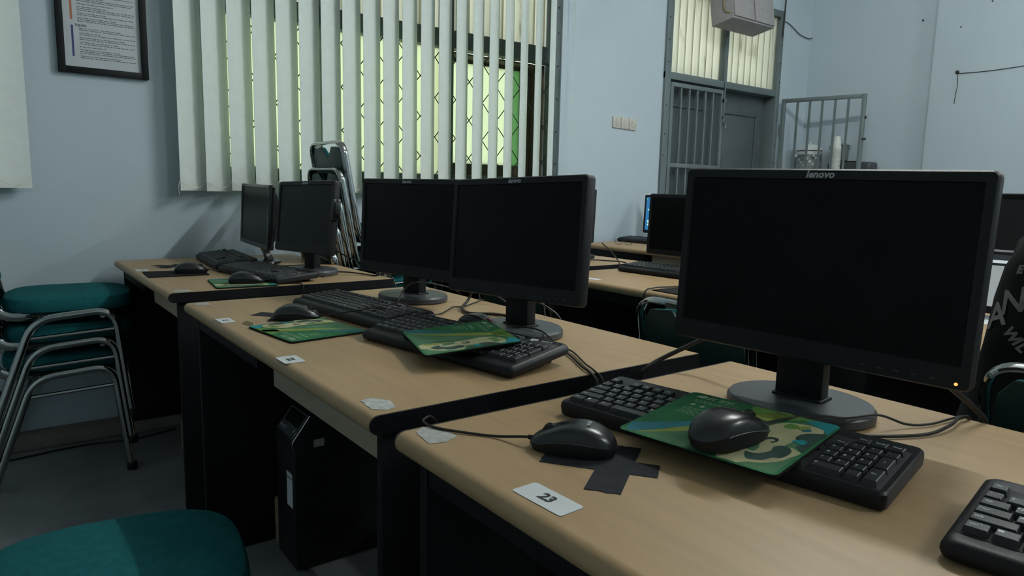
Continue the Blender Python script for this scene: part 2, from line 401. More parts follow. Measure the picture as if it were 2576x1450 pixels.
# ------------------------------------------------------------------ vertical blinds
def slat_mesh(wd, z0, z1, bow=.006):
    N = 8; prof = []
    for k in range(N+1):
        u = -.5+k/N; prof.append((u*wd, bow*(1-4*u*u)))
    outer = [(x_, y_-.0008) for x_, y_ in prof]; inner = [(x_, y_+.0008) for x_, y_ in reversed(prof)]
    return outer+inner
def blind(name_label, xs, angs, zb=1.05, zt=2.72, chain_side=True, yb=YW-.065):
    t = thing('vertical_blind', name_label, 'blind', (xs[0], yb, 0), 0, 'vertical window blinds')
    bmS = BM(); prism(bmS, slat_mesh(.127, 0, 0), zb, zt); slat0 = None
    bmH = BM(); prism(bmH, slat_mesh(.1275, 0, 0), zb, zb+.042, None)
    for i, (x_, a) in enumerate(zip(xs, angs)):
        if slat0 is None:
            s = obj('slat', bmS, 'blind', t); slat0 = s.data
            h = obj('hem', bmH, 'blindhem', s); hem0 = h.data; h.location = (0, -.0012, -.001)
        else:
            s = inst('slat', slat0, t); h = inst('hem', hem0, s, (0, -.0012, -.001))
        s.location = (x_-xs[0], 0, random.uniform(-.004, .004)); s.rotation_euler = (0, 0, R(a))
    b = BM(); box2(b, (-.08, -.03, zt+.01), (xs[-1]-xs[0]+.10, .03, zt+.05), bev=.004); obj('headrail', b, 'lampwhite', t)
    b = BM(); pts = []
    for i in range(len(xs)):
        x_ = xs[i]-xs[0]
        pts += [(x_-.058, -.022, zb+.038), (x_-.02, -.032, zb+.014), (x_+.02, -.012, zb+.012), (x_+.048, .0, zb+.03)]
    tube(b, smooth_path(pts, 4), .0011, 5); obj('bead_chain', b, 'string', t)
    b = BM(); tube(b, smooth_path([(-.062, -.022, zb+.04), (-.066, -.022, zb+.01), (-.064, -.022, zb-.02)], 5), .0012, 5); obj('loose_string', b, 'string', t)
    if chain_side:
        xr = xs[-1]-xs[0]+.17
        b = BM(); tube(b, smooth_path([(xr-.02, -.012, zt), (xr-.005, -.012, 1.9), (xr-.03, -.012, 1.35), (xr-.06, -.012, 1.02)], 8), .0013, 5)
        tube(b, smooth_path([(xr-.02, .0, zt), (xr+.0, 0, 1.8), (xr+.005, .0, 1.4), (xr+.03, .0, 1.02), (xr-.01, 0, .95), (xr-.06, -.012, 1.02)], 8), .0013, 5)
        obj('pull_cord', b, 'string', t)
    return t
NS = 20
xs = [.760+.1085*i for i in range(NS)]
ang = [22+13.0*max(0, (i-6)/(NS-7))**1.3 for i in range(NS)]
blind('wide white vertical blind half open in front of the barred window', xs, ang)
blind('white vertical blind cut off by the left frame edge beside the framed notice', [-.545+.1085*i for i in range(7)], [17]*7, chain_side=False)

# ------------------------------------------------------------------ framed notice
t = thing('framed_notice', 'black framed paper notice hanging on the wall between the two blinds', 'picture', (.447, YW-.001, 1.513), 0)
fwid, fh, bw = .327, .47, .026
for nm, a, c in (('left', (-fwid/2, -.022, 0), (-fwid/2+bw, 0, fh)), ('right', (fwid/2-bw, -.022, 0), (fwid/2, 0, fh)),
                 ('bottom', (-fwid/2+bw, -.022, 0), (fwid/2-bw, 0, bw)), ('top', (-fwid/2+bw, -.022, fh-bw), (fwid/2-bw, 0, fh))):
    b = BM(); box2(b, a, c, bev=.002); obj('frame_bar', b, 'photoframe', t)
b = BM(); box2(b, (-fwid/2+bw-.002, -.008, bw-.002), (fwid/2-bw+.002, -.004, fh-bw+.002)); pap = obj('paper', b, 'paper', t)
Mv = T((0, -.0083, 0), (R(90), 0, 0))
b = BM(); xl, xr = -.095, .118
def textline(bm, x0, x1, z, h=.0032):
    x = x0
    while x < x1-.006:
        L_ = random.uniform(.006, .02); flat(bm, [(x, z), (min(x+L_, x1), z), (min(x+L_, x1), z+h), (x, z+h)], 0, Mv); x += L_+.0028
zz = .062; 
for k, n in enumerate((2, 3, 1, 2, 2, 2, 2)):
    for q in range(n): textline(b, xl+.012, xr-(0 if q < n-1 else random.uniform(.03, .12)), zz); zz += .0068
    zz += .0045
zz = .205
for k, n in enumerate((3, 2, 3, 1, 3, 2, 2)):
    for q in range(n): textline(b, xl+.008, xr-(0 if q < n-1 else random.uniform(.03, .12)), zz); zz += .0068
    zz += .0045
obj('printed_text', b, 'paperink', pap, smooth=0)['kind'] = 'stuff'
b = BM(); add_text(b, 'TUJUAN', .0115, T((xl+.018, -.0084, .190), (R(90), 0, 0)), offset=.0002); obj('printed_heading', b, 'ink', pap, smooth=0)
b = BM(); flat(b, rrect(.0075, .122, .001, cx=xl-.012, cy=.128), 0, Mv); obj('printed_bar', b, 'barblue', pap, smooth=0)
b = BM(); flat(b, rrect(.0085, .20, .001, cx=xl-.013, cy=.31), 0, Mv); obj('printed_bar', b, 'barorange', pap, smooth=0)

# ------------------------------------------------------------------ wall switches
for i, nm in enumerate(('leftmost', 'middle', 'rightmost')):
    t = thing('light_switch', '%s of three ivory switch plates on the blue-grey wall' % nm, 'switch', (3.449+.0765*i, YW-.0005, 1.548-.002*i), 0, 'ivory wall switches')
    b = BM(); box(b, (.072, .012, .076), (0, -.006, 0), bev=.003); obj('plate', b, 'ivory', t)
    b = BM(); box(b, (.03, .006, .042), (0, -.0135, 0), (R(4), 0, 0), bev=.003); obj('rocker', b, 'ivory', t)
    b = BM()
    for s in (-1, 1): lathe(b, [(.0022, 0), (.0022, .0015), (.0002, .002)], 8, T((s*.028, -.0118, 0), (R(90), 0, 0)))
    obj('screws', b, 'gate', t)

# ------------------------------------------------------------------ door set
dr = thing('door_1', '', '', (0, 0, 0)); del dr['label'], dr['category']; dr['kind'] = 'structure'
b = BM()
box2(b, (DX0, YW-.02, 0), (DX0+.06, YW+.12, DZ1), bev=.003); box2(b, (DX1-.05, YW-.02, 0), (DX1, YW+.12, DZ1), bev=.003)
box2(b, (DX0, YW-.018, 1.885), (DX1, YW+.12, 1.935), bev=.003); box2(b, (DX0, YW-.018, DZ1-.05), (DX1, YW+.12, DZ1), bev=.003)
box2(b, (4.575, YW-.012, 1.935), (4.61, YW+.05, DZ1), bev=.003)
obj('frame', b, 'gate', dr)
b = BM(); corr(b, DX0+.06, 4.575, 1.935, DZ1-.05, YW+.035, 8, .018); obj('corrugated_panel', b, 'fibre', dr)
b = BM(); corr(b, 4.61, DX1-.05, 1.935, DZ1-.05, YW+.035, 8, .018); obj('corrugated_panel', b, 'fibre', dr)
# two inner door leaves set back in the frame
for x0, x1 in ((DX0+.06, 4.60), (4.605, DX1-.05)):
    b = BM(); box2(b, (x0, YW+.09, 0), (x1, YW+.13, 1.885))
    lf = obj('leaf', b, 'doorwood', dr)
    b = BM()
    for z0, z1 in ((.12, .75), (.9, 1.74)):
        for a, c in (((x0+.09, z0), (x1-.09, z0+.025)), ((x0+.09, z1-.025), (x1-.09, z1)), ((x0+.09, z0+.025), (x0+.115, z1-.025)), ((x1-.115, z0+.025), (x1-.09, z1-.025))):
            box2(b, (a[0], YW+.078, a[1]), (c[0], YW+.091, c[1]), bev=.003)
    obj('panel_moulding', b, 'doorwood', lf)
    b = BM()
    for z0, z1 in ((.145, .725), (.925, 1.715)): box2(b, (x0+.125, YW+.084, z0+.01), (x1-.125, YW+.0905, z1-.01), bev=.003)
    obj('panel', b, 'doorwood', lf)
b = BM()
for z_ in (2.0, 2.15, 2.3, 2.45, 1.7, 1.5, 1.35):
    for x_ in (DX0+.02, DX1-.02): lathe(b, [(.005, 0), (.004, .003), (0.0005, .004)], 8, T((x_, YW-.0205, z_), (R(90), 0, 0)))
obj('screws', b, 'ink', dr)

def gate_leaf(label, loc, rz, width, nb, handle):
    t = thing('gate_leaf', label, 'gate', loc, rz, 'steel bar gate leaves of the doorway')
    for x_ in (0.0, width-.03):
        b = BM(); box2(b, (x_, -.014, .04), (x_+.03, .014, 1.868), bev=.002); obj('stile', b, 'gate', t)
    for z_ in (.04, .66, 1.29-.02, 1.838):
        b = BM(); box2(b, (.03, -.0135, z_), (width-.03, .0135, z_+.03), bev=.002); obj('rail', b, 'gate', t)
    bar = None
    for k in range(nb):
        x_ = .03+(width-.06)*(k+1)/(nb+1)
        if bar is None:
            b = BM(); box2(b, (-.0075, -.0075, .06), (.0075, .0075, 1.84)); o = obj('bar', b, 'gate', t); bar = o.data; o.location = (x_, 0, 0)
        else: inst('bar', bar, t, (x_, 0, 0))
    for z_ in (.25, 1.62):
        b = BM(); tube(b, [(-.008, 0, z_-.04), (-.008, 0, z_+.04)], .009, 8); obj('hinge', b, 'gate', t)
    if handle:
        b = BM(); tube(b, [(width-.012, -.025, 1.60), (width-.012, -.025, 1.93)], .006, 8)
        tube(b, fillet([(width-.012, -.025, 1.62), (width-.012, -.04, 1.62), (width-.012, -.05, 1.58)], .01), .006, 8)
        for z_ in (1.66, 1.78): box2(b, (width-.025, -.034, z_), (width, -.013, z_+.02))
        obj('drop_bolt', b, 'chrome', t)
    else:
        b = BM(); box2(b, (width-.004, -.02, 1.52), (width+.02, .006, 1.535)); box2(b, (width-.004, -.008, 1.68), (width+.008, .008, 1.70)); obj('latch_pin', b, 'ink', t)
    return t
gate_leaf('closed grey steel bar gate over the left half of the doorway', (DX0+.072, YW-.002, .0), 0, .615, 5, True)
gate_leaf('open grey steel bar gate swung into the room in the corner', (5.325, YW-.04, .0), R(-79.0), .645, 5, False)

# ------------------------------------------------------------------ wall mounted speaker above door
t = thing('wall_speaker', 'mauve-grey two-panel speaker box mounted above the gated doorway', 'speaker', (4.50, 3.21, 2.285), 0, rot=(R(-10), R(1), R(-2)))
b = BM(); box2(b, (-.235, -.09, 0), (.235, .10, .34), bev=.006); obj('cabinet', b, 'speaker', t)
for s in (-1, 1):
    b = BM(); box2(b, (s*.1175-.111, -.103, .012), (s*.1175+.111, -.0905, .33), bev=.004); obj('front_panel', b, 'speaker', t)
b = BM(); box2(b, (-.03, .10, .12), (.03, .225, .16)); obj('bracket', b, 'frame', t)
b = BM(); tube(b, smooth_path([(-.237, .02, .34), (-.243, -.02, .2), (-.247, -.03, .07), (-.225, -.095, .03)], 5), .004, 6); obj('yellow_lead', b, mat('yellow_cable', (.25, .2, .05), .6), t)
b = BM(); tube(b, smooth_path([(5.29, YW-.03, 2.75), (5.285, YW-.03, 2.55), (5.28, YW-.03, 2.36)], 5), .006, 6); 
tag(obj('wall_lead', b, 'cable'), 'thick dark cable hanging down beside the top of the door frame', 'cable')
b = BM(); tube(b, smooth_path([(5.18, YW-.012, 2.50), (5.38, YW-.012, 2.48), (5.55, YW-.012, 2.42), (5.69, YW-.012, 2.405), (XF-.004, YW-.02, 2.415)], 5), .0035, 6)
tag(obj('telephone_wire', b, 'cable'), 'thin dark wire running from the door frame into the room corner', 'cable')
xp = XF-.14
b = BM(); tube(b, smooth_path([(xp-.006, 2.187, 1.969), (xp-.008, 2.05, 1.965), (xp-.008, 1.9, 1.968), (xp-.008, 1.6, 1.985), (xp-.008, .9, 2.03)], 6), .0022, 6)
tube(b, smooth_path([(xp-.006, 2.187, 1.969), (xp-.006, 2.18, 1.895), (xp-.004, 2.188, 1.816), (xp-.006, 2.189, 1.76)], 6), .002, 6)
lathe(b, [(.012, 0), (.012, .012), (.001, .016)], 8, T((xp, 2.189, 1.979), (0, R(-90), 0)))
tag(obj('wall_wire', b, 'cable'), 'thin dark wire strung across the far wall with a loose hanging end', 'cable')
# marks on far wall
for i, (y_, z_, r_) in enumerate(((2.52, 2.41, .008), (2.2, 2.29, .006), (2.02, 2.43, .006))):
    b = BM(); lathe(b, [(r_, 0), (r_*.7, .004), (.0005, .006)], 7, T((XF-(.0005 if y_ > 2.37 else .1405), y_, z_), (0, R(-90), 0)))
    tag(obj('wall_plug', b, 'ink'), '%s small dark plug in the far wall' % ['left-hand', 'lower right-hand', 'upper right-hand'][i], 'wall plug', 'dark wall plugs')

# ------------------------------------------------------------------ corner cabinet and kitchen things
CZ = 1.25
t = thing('corner_cabinet', 'grey metal cabinet in the room corner under the pots', 'cabinet', (5.61, 3.05, 0), 0)
b = BM(); box2(b, (-.115, -.34, .05), (.128, .355, CZ), bev=.004); obj('body', b, 'cabinet', t)
for s in (-1, 1):
    b = BM(); box2(b, (-.125, .007+s*.172-.168, .08), (-.1155, .007+s*.172+.168, CZ-.03), bev=.003); d_ = obj('door', b, 'cabinet', t)
    b = BM(); box2(b, (-.132, .007+s*.03-.006, .6), (-.125, .007+s*.03+.006, .74), bev=.002); obj('handle', b, 'chrome', d_)
b = BM(); box2(b, (-.105, -.33, 0), (.12, .345, .05)); obj('plinth', b, 'ink', t)
for k in range(4):
    b = BM(); lathe(b, [(.06, 0), (.105, .010), (.112, .012), (.11, .0135), (.055, .006)], 28)
    tag(obj('plate', b, 'cooker', loc=(5.605, 3.27, CZ+.0005+.0135*k)), '%s white plate in the pile under the flowered pot' % ['lowest', 'second lowest', 'second highest', 'topmost'][k], 'plate', 'plates under the pot')
t = thing('cooking_pot', 'white enamel lidded pot with flower pattern behind the open gate', 'pot', (5.605, 3.27, CZ+.0535), 0)
b = BM(); lathe(b, [(.09, 0), (.1, .006), (.1, .145), (.094, .146)], 32); bd = obj('body', b, 'cookergrey', t)
b = BM(); lathe(b, [(.1012, .125), (.1018, .127), (.1018, .15), (.097, .151)], 32); obj('rim', b, 'cooker', t)
b = BM(); lathe(b, [(.104, .158), (.105, .163), (.095, .183), (.07, .203), (.03, .213), (.0005, .214)], 32); lid = obj('lid', b, 'cooker', t)
b = BM(); lathe(b, [(.008, .21), (.007, .222), (.016, .228), (.016, .234), (.0005, .237)], 16); obj('knob', b, 'cooker', lid)
b = BM(); lathe(b, [(.0985, .150), (.0985, .1585)], 32); obj('gasket', b, 'ink', t)
b = BM()
for k in range(16):
    a = R(150+k*13); zf = .03+.075*((k*7) % 10)/10
    Mf = T((.1006*math.cos(a), .1006*math.sin(a), zf), (0, R(90), a))
    for q in range(5):
        Mq = Mf @ Matrix.Rotation(2*PI*q/5+k, 4, 'Z')
        flat(b, [(0, 0), (.007, .005), (.014, 0), (.007, -.005)], 0.0004, Mq)
obj('flower_print', b, 'cooker', bd, smooth=0)
for s in (-1, 1):
    b = BM(); box(b, (.02, .03, .03), (-.07, s*.082, .115), (0, 0, s*R(50)), bev=.008); obj('handle', b, 'cooker', t)
t = thing('black_case', 'long black case lying on the corner cabinet under the glass pot', 'case', (5.635, 2.945, CZ+.0005), 0)
b = BM(); box2(b, (-.05, -.20, 0), (.09, .15, .112), bev=.02, seg=3); obj('body', b, 'plasticgrey', t)
b = BM(); box2(b, (-.03, -.075, .112), (.03, .02, .12), bev=.003); obj('handle', b, 'plastic', t)
t = thing('glass_pot', 'dark glass lidded pot standing on the black case', 'pot', (5.645, 3.03, CZ+.122), 0)
b = BM(); lathe(b, [(.055, 0), (.066, .008), (.07, .03), (.07, .118), (.072, .12), (.0705, .123)], 28); obj('body', b, 'glass', t)
b = BM(); lathe(b, [(.074, .124), (.075, .128), (.06, .138), (.03, .144), (.0005, .145)], 28); obj('lid', b, 'chrome', t)
for s in (-1, 1):
    b = BM(); tube(b, fillet([(0, s*.07, .1), (0, s*.088, .1), (0, s*.088, .125), (0, s*.07, .125)], .008), .003, 6); obj('handle', b, 'chrome', t)
t = thing('cup_stack', 'tall stack of white paper cups beside the glass pot', 'cup stack', (5.535, 3.00, CZ+.0005), 0)
b0 = BM(); lathe(b0, [(.0385, 0), (.0405, .001), (.0405, .004), (.0385, .005), (.036, .0075)], 20); me0 = None
for k in range(28):
    if me0 is None: o = obj('cup_rim', b0, 'cup', t); me0 = o.data
    else: inst('cup_rim', me0, t, (0, 0, k*.0078))
b = BM(); lathe(b, [(.036, .215), (.039, .22), (.038, .225), (.026, .312), (.025, .313)], 20); obj('cup_body', b, 'cup', t)

# ------------------------------------------------------------------ desks
DZ = .75
def desk_top_profile(depth, th=.03):
    pts = []
    r = th/2
    for k in range(9):
        a = R(90+180*k/8); pts.append((r+r*math.cos(a)*1.0, -r+r*math.sin(a)))
    pts += [(depth, -th), (depth, 0)]
    return pts
def desk(label, xf, yc, width, depth=.757, apron=True, panel_l=True, zl=0.0):
    t = thing('computer_desk', label, 'desk', (xf, yc, 0), 0, 'wooden computer desks')
    prof = desk_top_profile(depth); hw = width/2
    Mx = Matrix(((1, 0, 0, 0), (0, 0, 1, 0), (0, 1, 0, DZ), (0, 0, 0, 1)))      # (x, z, y) -> world
    b = BM(); prism(b, prof, -hw+.004, hw-.004, Mx); obj('tabletop', b, 'wood', t)
    for s in (-1, 1):
        b = BM(); prism(b, prof, *( (hw-.004, hw) if s > 0 else (-hw, -hw+.004)), Mx); obj('edge_band', b, 'blackband', t)
    for s in (-1, 1):
        z0 = zl if s > 0 else 0
        b = BM(); box2(b, (.03, s*(hw-.03)-.009, z0), (depth-.04, s*(hw-.03)+.009, DZ-.0305), bev=.001); obj('side_panel', b, 'blackpanel', t)
    b = BM(); box2(b, (depth-.10, -hw+.042, .30), (depth-.085, hw-.042, DZ-.0305)); obj('modesty_panel', b, 'blackpanel', t)
    if apron:
        b = BM(); box2(b, (.055, -hw+.042, DZ-.105), (.071, .005, DZ-.031), bev=.001); obj('drawer_front', b, 'apron', t)
        b = BM(); box2(b, (.03, .04, DZ-.07), (.045, hw-.045, DZ-.031), bev=.001); obj('drawer_front', b, 'blackpanel', t)
    return t
AX = .432
desk('beech-topped computer desk against the window wall below the blind', AX, 2.812, 1.062, zl=.051)
desk('middle beech-topped computer desk of the near row, with two green mouse pads', AX, 1.492, 1.176)
desk('nearest beech-topped computer desk carrying the number 23 label', AX, .232, 1.196)
BX = 1.80
desk('beech-topped computer desk of the second row by the window wall', BX, 2.835, 1.13)
desk('middle beech-topped computer desk of the second row, behind the green chairs', BX, 1.56, 1.18)
desk('second-row beech-topped computer desk where the person in black sits', BX, .29, 1.18)
desk('beech-topped computer desk of the third row nearest the window wall', 3.09, 2.77, 1.18)

# ------------------------------------------------------------------ chairs
def cushion(bm, w_, d_, h_, z0, M=None, n=40, p=3.2):
    rings = []
    for s, z in ((.93, 0), (.985, .12), (1.0, .35), (.995, .6), (.965, .82), (.88, .95), (.7, 1.0), (.4, 1.02), (.02, 1.03)):
        ring = []
        for k in range(n):
            a = 2*PI*k/n; c, sn = math.cos(a), math.sin(a)
            r_ = (abs(c)**p+abs(sn)**p)**(-1/p)
            ring.append((c*r_*d_/2*s, sn*r_*w_/2*s, z0+h_*z))
        rings.append(ring)
    loft(bm, rings, M)
def lean(x, z): return -.222-.20*(z-.45)
def make_chair(label, loc, rotz, group):
    t = thing('stacking_chair', label, 'chair', loc, rotz, group)
    b = BM(); cushion(b, .405, .42, .062, .40); obj('seat', b, 'fabric', t)
    b = BM(); cushion(b, .385, .40, .018, .385); obj('seat_board', b, 'ink', t)
    # back panel with a V notch at the top
    o2 = [(-.143, .50), (.143, .50), (.152, .53), (.155, .70), (.148, .765), (.125, .795), (.055, .803), (0, .752), (-.055, .803), (-.125, .795), (-.148, .765), (-.155, .70), (-.152, .53)]
    def panel(name, x0, x1, mt_):
        bm = BM(); f = [bm.verts.new((lean(0, z)+x1, y, z)) for y, z in o2]; k = [bm.verts.new((lean(0, z)+x0, y, z)) for y, z in o2]
        bm.faces.new(f); bm.faces.new(list(reversed(k))); n = len(o2)
        for i in range(n): bm.faces.new((f[i], k[i], k[(i+1) % n], f[(i+1) % n]))
        bmesh.ops.recalc_face_normals(bm, faces=bm.faces[:])
        bmesh.ops.bevel(bm, geom=[e for e in bm.edges], offset=.004, segments=2, affect='EDGES', profile=.5)
        return obj(name, bm, mt_, t)
    panel('backrest', .003, .017, 'fabric'); panel('backrest_shell', -.009, .002, 'fabricdark')
    hw = .166
    path = [(-.05, hw, .388), (lean(0, .44)+.0, hw, .392), (lean(0, .82), hw, .82), (lean(0, .82), -hw, .82), (lean(0, .44), -hw, .392), (-.05, -hw, .388)]
    b = BM(); tube(b, fillet(path, .062, 8), .0165, 12, r2=.008); obj('back_frame', b, 'chrome', t)
    for s in (-1, 1):
        y_ = s*.218
        b = BM(); tube(b, fillet([(.178, y_+s*.012, .012), (.138, y_, .408), (-.112, y_, .385), (-.245, y_+s*.012, .012)], .07, 8), .0142, 12); obj('leg_frame', b, 'chrome', t)
        b = BM(); tube(b, [(.147, y_, .335), (-.134, y_, .318)], .0075, 8); obj('side_stretcher', b, 'chrome', t)
        for x_ in (.179, -.247):
            b = BM(); lathe(b, [(.018, 0), (.0185, .004), (.0175, .028), (.0145, .030)], 12, T((x_, y_+s*.012, 0))); obj('foot_cap', b, 'plastic', t)
    for x_ in (.10, -.09):
        b = BM(); tube(b, [(x_, -.218, .385), (x_, .218, .385)], .009, 8); obj('cross_tube', b, 'chrome', t)
    return t
ch0 = make_chair('teal-seated chrome chair alone at the bottom left before the middle desk', (.13, 1.245, 0), R(-9), 'teal stacking chairs')
for k, lb in enumerate(('lowest teal chrome chair in the stack of three at the left', 'middle teal chrome chair in the stack of three at the left', 'topmost teal chrome chair in the stack of three at the left')):
    dup(ch0, (.235+.006*k, 3.12, .105*k), (0, 0, R(-5)), lb)
for k in range(5):
    dup(ch0, (1.468+.013*k, 2.98, .112*k), (0, 0, R(1)), '%s teal chrome chair in the tall stack behind the first desk' % ['lowest', 'second lowest', 'middle', 'second highest', 'topmost'][k])
dup(ch0, (1.62, 1.77, 0), (0, 0, R(2)), 'teal chrome chair half hidden behind the two monitors of the middle desk')
dup(ch0, (1.615, 1.03, 0), (0, 0, R(-2)), 'teal chrome chair tucked behind the gap between middle and nearest desks')
dup(ch0, (1.615, .258, 0), (0, 0, R(0)), 'chrome-framed chair the person in black is sitting on')

# ------------------------------------------------------------------ monitors
def monitor(label, base, yaw, zc, W, H, tilt, roll=0.0, style='office', off=0.0, screen='screen', logo=True, led=None, group='computer monitors', extra=None, bot=.034):
    """base: point on the desk under the neck; face normal is local +x, viewer's right is local +y"""
    t = thing('monitor', label, 'monitor', (base[0], base[1], DZ+.0005), yaw, group)
    hz = zc-DZ
    MM = Matrix.Translation((.03, off, hz)) @ Matrix.Rotation(-tilt, 4, 'Y') @ Matrix.Rotation(roll, 4, 'X')
    side, topb = (.016, .017) if style == 'office' else (.014, .014)
    # bezel: four bars with a sloped inner lip
    def ring(w_, h_, x_, cy=0, cz=0): return [(x_, cy-w_/2, cz-h_/2), (x_, cy+w_/2, cz-h_/2), (x_, cy+w_/2, cz+h_/2), (x_, cy-w_/2, cz+h_/2)]
    sw, sh, sz = W-2*side, H-topb-bot, (bot-topb)/2
    b = BM()
    def rr(w_, h_, r, x_, cz=0): return [(x_, p[0], p[1]+cz) for p in rrect(w_, h_, r, 4)]
    rings = [rr(W-.004, H-.004, .008, -.026), rr(W, H, .009, -.022), rr(W, H, .009, -.004), rr(W-.005, H-.005, .007, 0), rr(sw+.004, sh+.004, .002, 0, sz), rr(sw, sh, .001, -.004, sz)]
    loft(b, rings, MM, cap=(True, False)); bz = obj('bezel', b, 'plastic' if style == 'office' else 'gloss', t)
    b = BM(); box2(b, (-.008, -sw/2-.001, sz-sh/2-.001), (-.0035, sw/2+.001, sz+sh/2+.001)); bmesh.ops.transform(b, matrix=MM, verts=b.verts); obj('screen', b, screen, t, smooth=0)
    b = BM(); loft(b, [rr(W*.93, H*.90, .02, -.0255), rr(W*.80, H*.72, .03, -.050), rr(W*.45, H*.5, .03, -.06)], MM); obj('back_shell', b, 'plastic', t)
    Mlogo = MM @ Matrix(((0, 0, 1, 0.0004), (1, 0, 0, 0), (0, 1, 0, H/2-topb*.5), (0, 0, 0, 1)))
    if logo:
        b = BM(); add_text(b, 'lenovo', .0150, Mlogo, shear=.25, offset=.0005); obj('logo', b, 'logo', bz, smooth=0)
    if style == 'office':
        b = BM()
        for k in range(5): box(b, (.001, .006, .002), (0.0003, W*.20+k*.022, -H/2+bot*.35)); 
        bmesh.ops.transform(b, matrix=MM, verts=b.verts); obj('buttons', b, 'plasticgrey', bz)
        if led:
            b = BM(); lathe(b, [(.0022, 0), (.0022, .0006), (.0002, .0008)], 10, MM @ T((.0001, W/2-.017, -H/2+bot*.28), (0, R(90), 0))); obj('power_light', b, led, bz)
        b = BM(); lathe(b, [(.108, 0), (.112, .003), (.112, .014), (.108, .019), (.06, .0205), (.001, .0205)], 48, T((0, 0, 0)), sx=.86, sy=1.0); obj('base', b, 'plasticgrey', t)
        b = BM(); box2(b, (-.020, -.037, .017), (.008, .037, hz+.02), bev=.003); box2(b, (-.030, -.041, .017), (.014, .041, .0255), bev=.006)
        nk = obj('neck', b, 'plastic', t)
        b = BM(); box2(b, (-.0195, -.0365, hz*.42), (.0088, .0365, hz*.42+.003)); obj('neck_joint', b, 'gloss', nk)
        b = BM(); box2(b, (-.035, -.045, hz-.035), (.005, .045, hz+.04), bev=.005); obj('mount_plate', b, 'plastic', t)
    else:
        b = BM(); lathe(b, [(.095, 0), (.1, .003), (.098, .009), (.06, .014), (.001, .015)], 40, sx=.75, sy=1.1); obj('base', b, 'gloss', t)
        b = BM(); loft(b, [[(x_+c*.012, s_*w_, z_) for c, s_ in ((1, 1), (-1, 1), (-1, -1), (1, -1))] for x_, w_, z_ in ((-.03, .034, .012), (-.022, .022, .035), (-.006, .02, hz-H/2-.005), (.006, .04, hz-H/2+.035))])
        obj('neck', b, 'gloss', t)
    if extra: extra(t, MM, W, H)
    return t
def side_box(t, MM, W, H):
    b = BM(); box(b, (.03, .012, .075), (-.012, W/2+.0065, .03), bev=.003); box(b, (.02, .004, .05), (-.012, W/2+.0135, .03), bev=.001)
    bmesh.ops.transform(b, matrix=MM, verts=b.verts); obj('side_clip', b, 'gloss', t)
mA3 = monitor('large nearest black monitor with an orange power light at the right', (1.008, .572), R(187.5), .981, .445, .287, R(2.0), R(-.7), led='orange', off=.012)
mA2b = monitor('square-on black monitor right of its twin on the middle desk, green pad before it', (.985, 1.268), R(186), .9755, .437, .275, R(5), R(1.77))
mA2a = monitor('black monitor partly behind its right-hand twin on the middle desk', (1.015, 1.825), R(191), .966, .43, .285, R(2.8))
mA1b = monitor('black monitor with a small box clipped to its right edge on the window desk', (.985, 2.56), R(187), .966, .42, .268, R(6.5), R(1.3), extra=side_box)
mA1a = monitor('slim glossy black monitor leftmost on the window desk', (.95, 3.03), R(177.5), .952, .435, .262, R(3), R(-.8), style='slim', logo=False, bot=.022)
monitor('switched-off black monitor on the second row seen between the two nearest monitors', (2.33, 1.845), R(180), .951, .435, .258, R(2), logo=False, bot=.022)
monitor('black monitor peeping out right behind the middle desk monitor', (2.45, 2.76), R(180), .961, .44, .268, R(2), logo=False, bot=.022)

def lit_screen(name, kind):
    M = bpy.data.materials.new(name); M.use_nodes = True; nt = M.node_tree; b_ = nt.nodes['Principled BSDF']
    tc = nt.nodes.new('ShaderNodeTexCoord'); sp = nt.nodes.new('ShaderNodeSeparateXYZ'); nt.links.new(tc.outputs['Generated'], sp.inputs[0])
    if kind == 'desktop':
        n = nt.nodes.new('ShaderNodeTexVoronoi'); n.inputs['Scale'].default_value = 9; n.feature = 'F1'; nt.links.new(tc.outputs['Generated'], n.inputs['Vector'])
        r = nt.nodes.new('ShaderNodeValToRGB'); r.color_ramp.elements[0].color = (.75, .95, 1, 1); r.color_ramp.elements[1].color = (.02, .16, .38, 1)
        r.color_ramp.elements[0].position = .25; r.color_ramp.elements[1].position = .45
        e = r.color_ramp.elements.new(.36); e.color = (.12, .45, .3, 1)
        nt.links.new(n.outputs['Distance'], r.inputs['Fac'])
    else:
        r = nt.nodes.new('ShaderNodeValToRGB'); r.color_ramp.interpolation = 'CONSTANT'
        els = [(0, (.30, .33, .34, 1)), (.385, (.01, .012, .014, 1)), (.41, (.55, .62, .64, 1)), (.435, (.025, .03, .032, 1)), (.485, (.004, .004, .005, 1)), (.515, (.16, .17, .17, 1)), (.535, (.0035, .0035, .004, 1))]
        r.color_ramp.elements[0].position = 0; r.color_ramp.elements[0].color = els[0][1]; r.color_ramp.elements[1].position = els[1][0]; r.color_ramp.elements[1].color = els[1][1]
        for p_, c_ in els[2:]: q = r.color_ramp.elements.new(p_); q.color = c_
        nt.links.new(sp.outputs['Z'], r.inputs['Fac'])
    b_.inputs['Base Color'].default_value = (.004, .004, .004, 1); b_.inputs['Roughness'].default_value = .3
    nt.links.new(r.outputs['Color'], b_.inputs['Emission Color']); b_.inputs['Emission Strength'].default_value = 1.0
    return M
monitor('lit monitor showing a colourful desktop on the third row desk', (3.68, 3.095), R(180), .937, .44, .26, R(2), logo=False, screen=lit_screen('desktop_screen', 'desktop'), bot=.022)
monitor('large lit monitor in front of the person, black above and grey below', (2.33, .575), R(180), .932, .54, .345, R(1), logo=False, screen=lit_screen('editor_screen', 'editor'), bot=.022)

